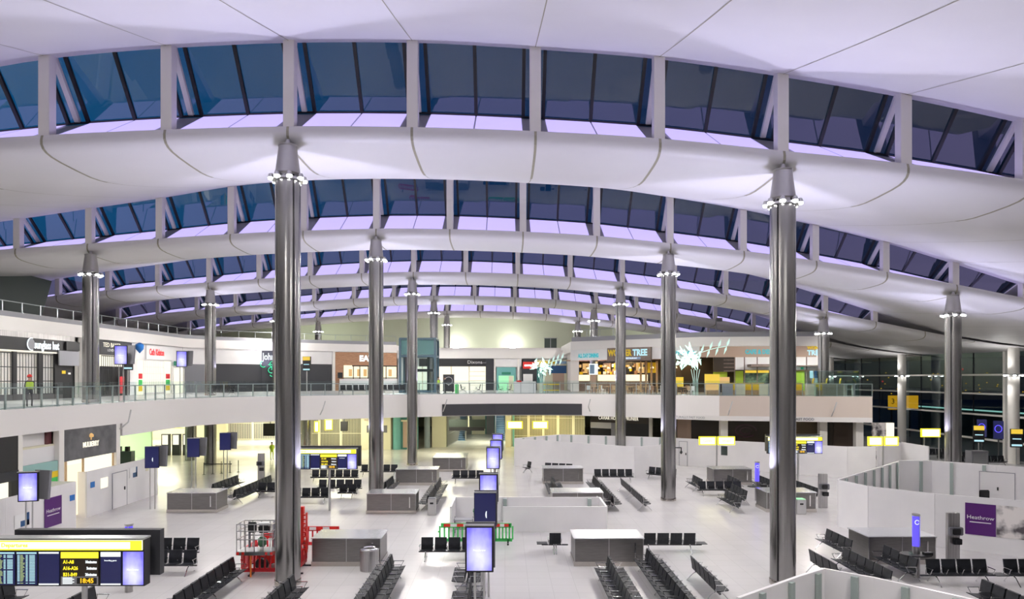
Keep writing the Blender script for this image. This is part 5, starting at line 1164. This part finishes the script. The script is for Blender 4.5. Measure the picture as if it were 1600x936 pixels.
for px, l in ((1114, 'amber booth seat behind the right glowing tree'), (1145, 'amber booth seat left of the plant mural'), (1166, 'amber booth seat below the plant mural, left'), (1187, 'amber booth seat below the plant mural, right'), (1247, 'amber booth seat right of the large column'), (1283, 'amber booth seat near the gallery end column')):
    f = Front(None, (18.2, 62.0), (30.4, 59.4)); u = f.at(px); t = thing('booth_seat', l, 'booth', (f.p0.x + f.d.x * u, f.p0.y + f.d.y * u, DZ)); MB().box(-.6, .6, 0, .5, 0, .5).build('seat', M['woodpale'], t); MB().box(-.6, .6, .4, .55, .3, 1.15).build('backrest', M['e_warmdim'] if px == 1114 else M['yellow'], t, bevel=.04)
# glass screened corner with yellow chairs
t = thing('glass_screen', 'tall glass wind screen enclosing the corner of the terrace', 'glass screen', (26.5, 58.2, DZ)); MB().box(0, 3.8, 0, .02, 0, 2.2).box(3.8, 3.82, 0, 8, 0, 2.2).box(0, 3.8, 7, 7.02, 0, 2.2).build('glass', M['glass'], t); MB().box(0, 3.8, -.01, .03, 2.2, 2.23).build('edge_rail', M['railsteel'], t)
for i, x in enumerate((27.3, 28.5, 29.7)):
    t = thing('bar_chair', ['yellow chair in the glass corner, left of three', 'yellow chair in the glass corner, middle of three', 'yellow chair in the glass corner, right of three'][i], 'chair', (x, 59.9, DZ), .5, 'yellow chairs in the glass corner'); MB().box(-.2, .2, -.2, .2, .8, .86).build('seat', M['yellow'], t); MB().tube([(-.1, .15, .86), (.05, .22, 1.3), (.2, .25, 1.55)], .07, 6).build('backrest', M['yellow'], t)
    for sx in (-.17, .17): MB().box(sx - .02, sx + .02, -.17, .17, 0, .8).build('leg', M['steel_light'], t)
t = thing('high_table', 'long white high table in the glass corner', 'table', (28.0, 58.9, DZ)); MB().box(0, 2.3, -.3, .3, 1.0, 1.06).build('table_top', M['white'], t)
for x in (.05, .8, 1.5, 2.2): MB().box(x - .03, x + .03, -.25, .25, 0, 1.0).build('leg', M['post'], t)
# glowing trees
def neon_tree(x, y, label, blob, arm_dir, s=1.0, leaves=34, seed=1, AL=.95):
    r = random.Random(seed); t = thing('glowing_tree', label, 'light sculpture', (x, y, DZ))
    st = MB()
    for k in (-.22, -.08, .08, .22): st.tube([(k, 0, 0), (k * .9, 0, 1.4), (k * 1.8, 0, 2.4)], .025, 5)
    st.build('stem', M['e_neonstem'], t)
    def leaf(b, p, ang, L_, w_, tilt):
        d = Vector((math.cos(ang), 0, math.sin(ang))); n = Vector((-math.sin(ang) * math.cos(tilt), math.sin(tilt), math.cos(ang) * math.cos(tilt))); q = Vector(p)
        v = [q, q + d * L_ * .35 + n * w_, q + d * L_, q + d * L_ * .35 - n * w_]; b.extrude(v, ((0, -.015, 0), (0, .015, 0)))
    for k in range(leaves):
        b = MB(); a = r.uniform(0, 2 * PI); rr = r.uniform(0, 1.0) * s
        leaf(b, (blob[0] + rr * math.cos(a) * 1.1, r.uniform(-.5, .5), blob[1] + rr * math.sin(a) * .6), a + r.uniform(-1.6, 1.6), r.uniform(.35, .8) * s, r.uniform(.08, .15) * s, r.uniform(-.6, .6)); b.build('leaf', M['e_neon'], t)
    arm = [(blob[0] + arm_dir * (.3 + AL * k) * s, 0, blob[1] + (.1 + .35 * k - .035 * k * k * (1 if arm_dir > 0 else 1.5)) * s) for k in range(5)]
    MB().tube(arm, .035, 5).build('branch', M['e_neonstem'], t)
    for i, p in enumerate(arm[1:]):
        for sgn in (1, -1):
            b = MB(); leaf(b, p, PI / 2 * sgn + arm_dir * (-.35), .75 * s, .10 * s, .2); b.build('leaf', M['e_neonstem'], t)
    return t
neon_tree(3.9, 71.3, 'glowing green-white leaf sculpture on thin stems, left of the restaurant', (-.15, 2.7), 1, .95, 34, 2, .5)
neon_tree(17.6, 62.8, 'larger glowing green-white leaf sculpture on thin stems, before the restaurant', (-.6, 3.5), 1, 1.1, 56, 4, .72)
# sign and things on the upper roof deck
t = thing('roof_flag_sign', 'small grey sign on a post above the restaurant roof', 'sign', (23.6, 76, 12.2)); MB().box(-.04, .04, -.04, .04, 0, 2.4).build('post', M['grey'], t); MB().box(0, .7, -.03, .03, 2.1, 2.5).build('panel', M['midgrey'], t)
# ---- end wall features
t = thing('wall_window', 'dark square window high in the greenish end wall', 'window', (7.3, 111.95, 0)); 
struct(t); MB().box(-.8, 1.2, -.05, 0, 12.6, 14.5).build('pane', M['darkgreen'], t); MB().box(-.9, 1.3, -.1, 0, 14.5, 14.6).box(.15, .25, -.1, 0, 12.6, 14.5).build('frame', M['grey'], t)
for x, l in ((-8.0, 'glaring floodlight on the end wall, left of two'), (1.25, 'glaring floodlight on the end wall, right of two')):
    t = thing('wall_floodlight', l, 'floodlight', (x, 110.6, 13.0)); MB().box(-.5, .5, -.2, .2, -.3, .5).build('lamp_face', M['e_lamp'], t, bevel=.08); MB().box(-.05, .05, .2, 1.4, 0, .1).build('arm', M['grey'], t)
    spot((x, 110.3, 13.6), 160, (.97, 1, .86), 170, rot=(PI / 2 + .3, 0, 0))
area((-30, 106, 12.6), 260, (.93, 1, .8), 8, 1, (PI / 2 + .9, 0, 0)); area((-3, 105, 12.2), 330, (.95, 1, .85), 14, 1, (PI / 2 + .9, 0, 0)); area((25, 106, 12.6), 220, (.95, 1, .85), 8, 1, (PI / 2 + .9, 0, 0))  # bare area lamps aimed up at the end wall

# ================================================================= GROUND FLOOR UNDER THE GALLERY
X0 = -24.25
def GS(name, label, cat, xa, xb):
    k = lambda x: -24.3 / ((x - HX) / FPX)
    return Front(name, (-24.3, k(xa)), (-24.3, k(xb)), label, cat, group='ground-floor shopfronts at the left')
F = Front('shopfront', (-24.3, 22), (-24.3, -24.3 / ((25 - HX) / FPX)), 'black shopfront with a lit window at the left edge, ground floor', 'shopfront', group='ground-floor shopfronts at the left'); F.box('black_fascia', M['black'], 0, F.len, 3.4, 5.1, -.1, .1); F.box('black_band', M['darkpanel'], 0, F.len, 2.9, 3.4, -.14, .1); F.box('lit_window', M['e_shop'], 0, F.len - .45, 0, 2.9, .05, .1); F.box('jamb', M['black'], F.len - .45, F.len, 0, 2.9, -.1, .1)
for xa, xb, l in ((25, 32, 'white pier between the black shop and the striped bay'), (89, 97, 'white pier left of the grey stone shop sign'), (179, 185, 'white pier right of the grey stone shop sign')):
    F = GS('pier', l, 'pier', xa, xb); F.box('face', M['post'], 0, F.len, 0, 5.1, -.12, .2)
F = GS('shopfront', 'shop bay with teal, amber and green bands between two white piers', 'shopfront', 32, 89)
F.box('upper_panel', M['white'], 0, F.len * .85, 3.5, 5.1, .4, .5); F.box('maroon_panel', mat('maroon', (.12, .03, .04), .4), F.len * .85, F.len, 3.5, 5.1, .3, .5); F.box('teal_band', mat('pale_teal', (.28, .48, .45), .4), 0, F.len, 2.95, 3.5, -.05, .1); F.box('amber_band', M['yellow'], 0, F.len, 2.62, 2.95, -.06, .1); F.box('green_band', M['green'], 0, F.len, 2.2, 2.62, -.04, .1); F.box('lit_window', M['e_shop'], 0, F.len, 0, 2.2, 0, .1); F.text('Toilets', .22, M['black'], F.at(62), 2.8, -.08)
F = GS('shopfront', 'grey stone shopfront with a small gold tree mark and pale capitals, lit window below', 'shopfront', 97, 179)
F.box('stone_sign', noisy(mat('dark_stone', (.12, .12, .12), .5), (.085, .085, .09), (.15, .15, .155), 1.5), 0, F.len, 3.35, 5.1, -.1, .1); F.span('MULBERRY', .42, M['e_shop'], 126, 151, 4.1, -.13, bold=.01)
b = MB().lathe([(.03, -.14), (.03, 0), (.13, .02), (.14, .14), (.05, .24)], n=10).build('tree_mark', M['e_warmdim'], F.e); b.location = (F.at(139), -.13, 4.5)
F.box('lit_window', M['e_shop'], 0, F.len, .2, 3.35, .05, .1); F.box('backdrop_glow', M['e_warm'], F.at(103), F.at(127), .2, 3.1, 0, .04)
for px in (102, 129, 176): F.box('window_frame', M['woodpale'], F.at(px) - .05, F.at(px) + .06, 0, 3.35, -.06, .02)
# walls and grilles at the back of the ground-floor concourse
struct(MB().box(-60, -22, 88, 88.4, 0, 4.3).build('wall_concourse', M['cream'])); struct(MB().box(-61, -60.6, 30, 88, 0, 4.3).build('wall_concourse', M['cream']))
struct(MB().box(-24.6, -24.45, 12, 42.9, 0, 4.3).build('wall_concourse', M['white']))
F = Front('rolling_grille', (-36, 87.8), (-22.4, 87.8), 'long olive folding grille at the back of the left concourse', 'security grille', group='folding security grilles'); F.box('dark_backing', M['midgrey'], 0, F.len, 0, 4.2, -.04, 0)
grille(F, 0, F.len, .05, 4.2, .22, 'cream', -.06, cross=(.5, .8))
for k in range(5): F.box('frame_post', M['cream'], k * 3.3, k * 3.3 + .3, 0, 4.25, -.15, 0)
for i, (xa, xb, l) in enumerate(((470, 497, 'grey folding grille right behind the nearest left column'), (499, 531, 'grey folding grille behind the narrow yellow signs'), (534, 566, 'grey folding grille left of the pale wall with dark window'))):
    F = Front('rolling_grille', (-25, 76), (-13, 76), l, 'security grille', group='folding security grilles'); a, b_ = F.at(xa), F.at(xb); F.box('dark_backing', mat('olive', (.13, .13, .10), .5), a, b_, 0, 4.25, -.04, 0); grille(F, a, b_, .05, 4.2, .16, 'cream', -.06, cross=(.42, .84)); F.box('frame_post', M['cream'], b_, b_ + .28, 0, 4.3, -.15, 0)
struct(MB().box(-24, -12.6, 76.05, 76.3, 0, 4.3).build('wall_concourse', M['cream']))
F = Front('display_wall', (-16.0, 75.6), (-12.7, 75.6), 'pale wall with faint capitals and a dark window behind the second left column', 'display wall'); F.box('panel', M['cream'], 0, F.len, 0, 4.3, -.02, .1); F.text('WELCOME', .35, M['taupe'], F.len * .35, 3.3, -.05); F.box('dark_window', M['midgrey'], F.at(573), F.at(605), 1.9, 2.7, -.05, -.02)
t = thing('lift_shaft', 'teal glass lift shaft with beige door under the gallery', 'lift', (-12.6, 76, 0)); MB().lathe([(.45, 0), (.45, 4.3)], n=20).build('round_post', M['teal'], t, smooth=True, loc=(.5, 0, 0)); MB().box(.9, 2.9, 0, .1, 0, 4.3).build('glass_front', M['tealglass'], t); MB().box(1.2, 2.5, -.06, 0, .2, 3.1).build('beige_door', M['taupe'], t); MB().box(2.5, 2.65, -.12, 0, 0, 3.3).box(1.0, 2.6, -.12, 0, 3.1, 3.3).build('frame', M['cream'], t)
t = thing('pale_pier', 'broad pale lit pier under the gallery right of the third left column', 'pier', (-8.4, 78.2, 0)); MB().box(0, 1.6, 0, 1.2, 0, 4.29).build('face', M['cream'], t); MB().lathe([(.34, 0), (.34, 4.29)], n=18).build('grey_post', mat('bluegrey', (.25, .3, .34), .35), t, smooth=True, loc=(-.5, -.4, 0))
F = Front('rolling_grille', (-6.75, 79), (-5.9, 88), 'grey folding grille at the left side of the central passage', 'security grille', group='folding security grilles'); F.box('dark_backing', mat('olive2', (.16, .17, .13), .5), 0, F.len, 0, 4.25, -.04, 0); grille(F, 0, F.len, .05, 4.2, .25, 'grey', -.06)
struct(MB().box(-7, 1.5, 97, 97.3, 0, 4.4).build('wall_concourse', M['tealglass'])); struct(MB().box(.9, 1.1, 79, 97, 0, 4.4).build('wall_concourse', M['teal']))
F = Front('passage_display', (-6.5, 96.6), (1, 96.6), 'pale framed panel at the far end of the central passage', 'wall panel'); F.box('panel', M['cream'], F.at(737), F.at(758), 0, 4.2, -.1, 0)
F.box('dark_panel', M['midgrey'], F.at(723), F.at(736), 0, 3, -.05, 0); F.box('dark_panel', M['midgrey'], F.at(760), F.at(772), 0, 3, -.05, 0)
def escalator(x, y, w, label, n=20):
    t = thing('escalator', label, 'escalator', (x, y, 0)); b = MB()
    for k in range(n): b.box(0, w, k * .34, k * .34 + .34, max(0, k * .21 - .3), k * .21 + .21)
    b.build('steps', M['stair'], t)
    e = MB()
    for k in range(n): e.box(0, w, k * .34 - .02, k * .34, k * .21 + .13, k * .21 + .21)
    e.build('step_edges', M['navy'] if False else M['darkblue'], t)
    for s in (-.14, w + .02): MB().extrude([(s, 0, 0), (s, n * .34, n * .21), (s, n * .34, n * .21 + 1.0), (s, 0, .95)], ((0, 0, 0), (.12, 0, 0))).build('side_panel', M['steel_light'], t)
escalator(-6.2, 86.5, 1.1, 'blue-lit escalator behind the hanging board, left of two', 15); escalator(-1.15, 86.5, 1.1, 'blue-lit escalator rising at the right of the central passage', 15)
area((-2.5, 91, 4.3), 220, (.75, .9, 1), 4, 4)
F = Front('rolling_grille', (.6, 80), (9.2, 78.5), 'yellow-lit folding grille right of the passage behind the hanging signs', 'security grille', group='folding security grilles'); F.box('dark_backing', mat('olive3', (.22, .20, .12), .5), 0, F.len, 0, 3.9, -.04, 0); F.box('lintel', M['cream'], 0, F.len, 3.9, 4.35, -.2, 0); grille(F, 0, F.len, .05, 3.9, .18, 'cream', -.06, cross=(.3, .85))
for px in (800, 826, 849, 872, 896): F.box('frame_post', M['cream'], F.at(px) - .14, F.at(px) + .14, 0, 3.95, -.15, 0)
t = thing('round_column', 'pale yellow square pillar left of the yellow-lit grille', 'pillar', (.35, 78.6, 0)); MB().box(-.3, .35, -.3, .3, 0, 4.3).build('shaft', M['cream'], t)
# caviar bar unit and fast food units under the right gallery
F = Front('shopfront', (8.6, 69.3), (16.2, 64.5), 'black bar unit with white serif capitals under the gallery', 'shopfront')
F.box('sign_board', M['brown'], F.at(923), F.at(1015), 3.5, 4.3, -.1, .1); F.span('CAVIAR HOUSE & PRUNIER', .5, M['e_shop'], 936, 998, 3.95, -.13); F.box('black_front', M['black'], F.at(970), F.at(1014), 0, 3.5, -.05, .1); F.box('white_stripe', M['hoard'], F.at(923), F.at(955), 2.9, 3.5, -.05, .1); F.box('black_stripe', M['black'], F.at(923), F.at(955), 2.1, 2.9, -.05, .1); F.box('white_stripe', M['hoard'], F.at(923), F.at(955), 0, 2.1, -.05, .1)
F.box('grey_panel', M['grey'], F.at(955), F.at(970), 0, 3.5, -.02, .1)
F.box('jamb', M['post'], F.at(1015), F.at(1020), 0, 4.3, -.2, 0)
F = Front('shopfront', (16.3, 64.6), (20.5, 62.4), 'dark fast food unit left of the white pillar under the beige fascia', 'shopfront'); F.box('dark_front', M['brown'], 0, F.len, 0, 4.25, 0, .1); F.box('grey_pier', M['taupe'], .1, 1.0, 0, 4.25, -.1, 0)
for px in (1077,): F.box('pale_mullion', M['taupe'], F.at(px) - .2, F.at(px) + .2, 0, 4.25, -.1, 0)
F = Front('shopfront', (20.2, 61.6), (31.5, 60.0), 'long dark brown fast food unit under the beige fascia', 'shopfront'); F.box('dark_front', M['brown'], 0, F.len, 0, 4.25, 0, .1); F.box('bronze_panel', mat('bronze', (.12, .085, .05), .4), F.at(1243), F.at(1283), 0, 4.2, -.06, 0); F.box('black_gap', M['black'], F.at(1287), F.at(1296), 0, 4.2, -.08, 0); F.box('dark_panel', mat('bronze2', (.06, .04, .028), .4), F.at(1302), F.at(1340), 0, 4.2, -.06, 0)
b = MB().tube([(.9 * math.cos(a * PI / 9), 0, .55 * math.sin(a * PI / 9)) for a in range(17)], .06, 5).tube([(.5 * math.cos(a * PI / 9), 0, .3 * math.sin(a * PI / 9)) for a in range(17)], .05, 5); o = b.build('ring_graphic', mat('plum', (.10, .04, .06), .4), F.e); o.location = (F.at(1165), -.05, 3.2)
for px, l in ((1131, 'white square pillar under the beige fascia above the two yellow signs'), (1288, 'white square pillar under the beige fascia behind the right board'), (1345, 'white square pillar at the right end below the beige fascia')):
    f = Front(None, (18.9, 59.9), (30.6, 57.3)); u = f.at(px); o = MB().box(-.32, .32, -.25, .25, 0, 4.25).build('square_pillar', M['post'], loc=(f.p0.x + f.d.x * u + .25, f.p0.y + f.d.y * u + .9, 0)); tag(o, l, 'pillar', 'white pillars under the beige fascia')
f = Front(None, (15.0, 61.7), (18.7, 59.3)); F = Front('fascia_lettering', (15.0, 61.62), (18.7, 59.22), 'grey capitals on the pale band left of the fascia corner', 'lettering'); F.text('NATURALLY FAST FOOD', .27, M['grey'], F.at(1102), 4.46, -.07, align='RIGHT')
F = Front('fascia_lettering', (18.7, 59.25), (30.6, 56.55), 'dark capitals on the pale band right of the nearest right column', 'lettering'); F.text('NATURALLY FAST FOOD', .30, M['midgrey'], F.at(1272), 4.46, -.07, align='RIGHT', bold=.006)
# check-in style machines and queue posts in the green-lit concourse at the left
struct(MB().box(-60, -35.4, 68, 68.3, 0, 4.3).build('wall_concourse', mat('mint_wall', (.55, .72, .5), .5)))
for i in range(3):
    t = thing('service_machine', ['pale screen machine left of three at the back of the left concourse', 'pale screen machine, middle of three at the back of the left concourse', 'pale screen machine right of three at the back of the left concourse'][i], 'machine', (-35.0 + i * 1.1, 70, 0), 0, 'service machines in the left concourse'); MB().box(-.4, .4, 0, .4, 0, 2.2).build('housing', M['black'], t); MB().box(-.3, .3, -.02, 0, 1.1, 2.1).build('lit_face', M['e_shop'], t)
t = thing('service_counter', 'grey-green counter with black screens behind the left hoarding', 'counter', (-33.2, 58, 0)); MB().box(-1.5, 1.3, 0, .6, 0, 1.7).build('body', mat('slate', (.12, .18, .18), .4), t)
for k in range(4): MB().box(-1.4 + k * .7, -1.1 + k * .7, .1, .4, 1.7, 2.1).build('monitor', M['black'], t)
area((-41, 62, 4.2), 600, (.6, 1, .65), 5, 3)
t = thing('queue_barrier', 'row of belt posts in the left concourse between the navy screens', 'queue barrier', (-24.8, 56, 0))
for k in range(5): MB().lathe([(.16, 0), (.03, .04), (.03, 1.0)], k * .55, k * .4, 8).build('post', M['charcoal'], t)
MB().box(0, 2.3, -.01, .01, .85, .92).build('belt', M['black'], t)
# ---- outside the facade
t = thing('pier_building', 'dark boarding pier outside with a pale green light strip along its roof', 'building', (62, 40, 0)); MB().box(0, 8, 0, 62, 0, 3.9).build('hall', M['darkgreen'], t); MB().box(-.1, 0, 0, 62, 3.66, 3.84).build('light_strip', M['e_strip'], t)
br_ = MB()
for k in range(6): br_.extrude([(-.06, k * 9, 0), (-.06, k * 9 + .3, 0), (-.06, k * 9 + 6, 3.5), (-.06, k * 9 + 5.7, 3.5)], ((0, 0, 0), (.04, 0, 0)))
br_.build('brace', M['charcoal'], t)
t = thing('outside_sign', 'large amber stand sign outside the facade, left part', 'sign', (52.0, 92, 0)); MB().box(0, 1.9, 0, .3, 3.7, 5.6).build('amber_face', mat('e_standamber', (0, 0, 0), .5, emit=(1, .5, .02), es=.9), t); MB().box(.3, .5, .1, .2, 0, 3.7).box(1.5, 1.7, .1, .2, 0, 3.7).build('leg', M['black'], t); txt('3', 1.0, M['black'], t, (.5, -.05, 4.8))
t = thing('outside_sign', 'large amber stand sign outside the facade, right part', 'sign', (54.05, 92, 0)); MB().box(0, 1.9, 0, .3, 3.7, 5.6).build('amber_face', bpy.data.materials['e_standamber'], t); MB().box(.7, .9, .1, .2, 0, 3.7).build('leg', M['black'], t)
for i, (px, py) in enumerate(((1504, 577), (1379, 596), (1455, 587))):
    Y = 230; s = FPX / Y; o = MB().lathe([(.02, -.35), (.35, 0), (.02, .35)], n=10).build('apron_light', M['e_red'] if i < 2 else M['e_ledorange'], loc=((px - HX) / s, Y, EYE - (py - HY) / s)); MB().box(-.06, .06, -.06, .06, -(EYE - (py - HY) / s) - .3, -.3).build('mast', M['charcoal'], o); tag(o, ['small red light high outside the facade', 'small red light low outside near the terrace glass', 'small orange light outside between the facade posts'][i], 'light')
rnd = random.Random(9); b = MB()
for k in range(40):
    X = rnd.uniform(110, 175); z = rnd.uniform(3, 10); b.cbox(X, 225 + rnd.uniform(-10, 10), z, .26, .26, .26)
o = b.build('distant_lights', M['e_ledorange']); tag(o, 'scatter of tiny distant airfield lights', 'lights', None, 'stuff')
for i, (px, l) in enumerate(((1534, 'blue-lit screen with a ring symbol by the facade, left of two'), (1560, 'blue-lit screen with a ring symbol by the facade, right of two'))):
    x = 46.8; Y = x * FPX / (px - HX); t = thing('screen_reflection', l, 'display screen', (x, Y, 0), -.7); MB().box(-.4, .4, 0, .1, 2.2, 3.9).build('screen', M['navy'], t); MB().tube([(.27 * math.cos(a * PI / 12), -.03, 3.15 + .33 * math.sin(a * PI / 12)) for a in range(25)], .035, 5).build('ring_symbol', M['e_blue'], t); MB().box(-.06, .06, 0, .1, 0, 2.2).build('post', M['charcoal'], t)  # added panels imitating displays mirrored in the facade glass
# small security camera arm on the column
t = thing('security_camera', 'small black camera on an arm fixed to the second right column', 'camera', (11.12, 44.2, 3.4)); MB().box(0, .35, -.03, .03, 0, .06).box(.31, .37, -.03, .03, -.2, .06).build('arm', M['black'], t); MB().lathe([(.03, -.38), (.1, -.28), (.06, -.18)], .34, 0, 10).build('dome', M['black'], t)
# dark equipment behind the far hoarding corner
t = thing('advert_stand', 'grey stand with pale panel at the end of the beige gallery', 'stand', (31.7, 58.5, 0)); MB().box(0, 1.1, 0, .3, 0, 4.1).build('mural', M['photo'], t); MB().box(1.1, 1.8, 0, .3, 1.6, 4.1).build('white_panel', M['e_shop'], t)
t = thing('check_desk', 'grey desk unit with glass panels behind the rear hoarding at the far right', 'desk', (40.0, 56.5, 0)); MB().box(-1.2, .2, 0, .8, 0, 1.9).build('body', M['midgrey'], t); MB().box(-1.1, .1, -.05, 0, .4, 1.7).build('glass_panel', M['steel_light'], t)
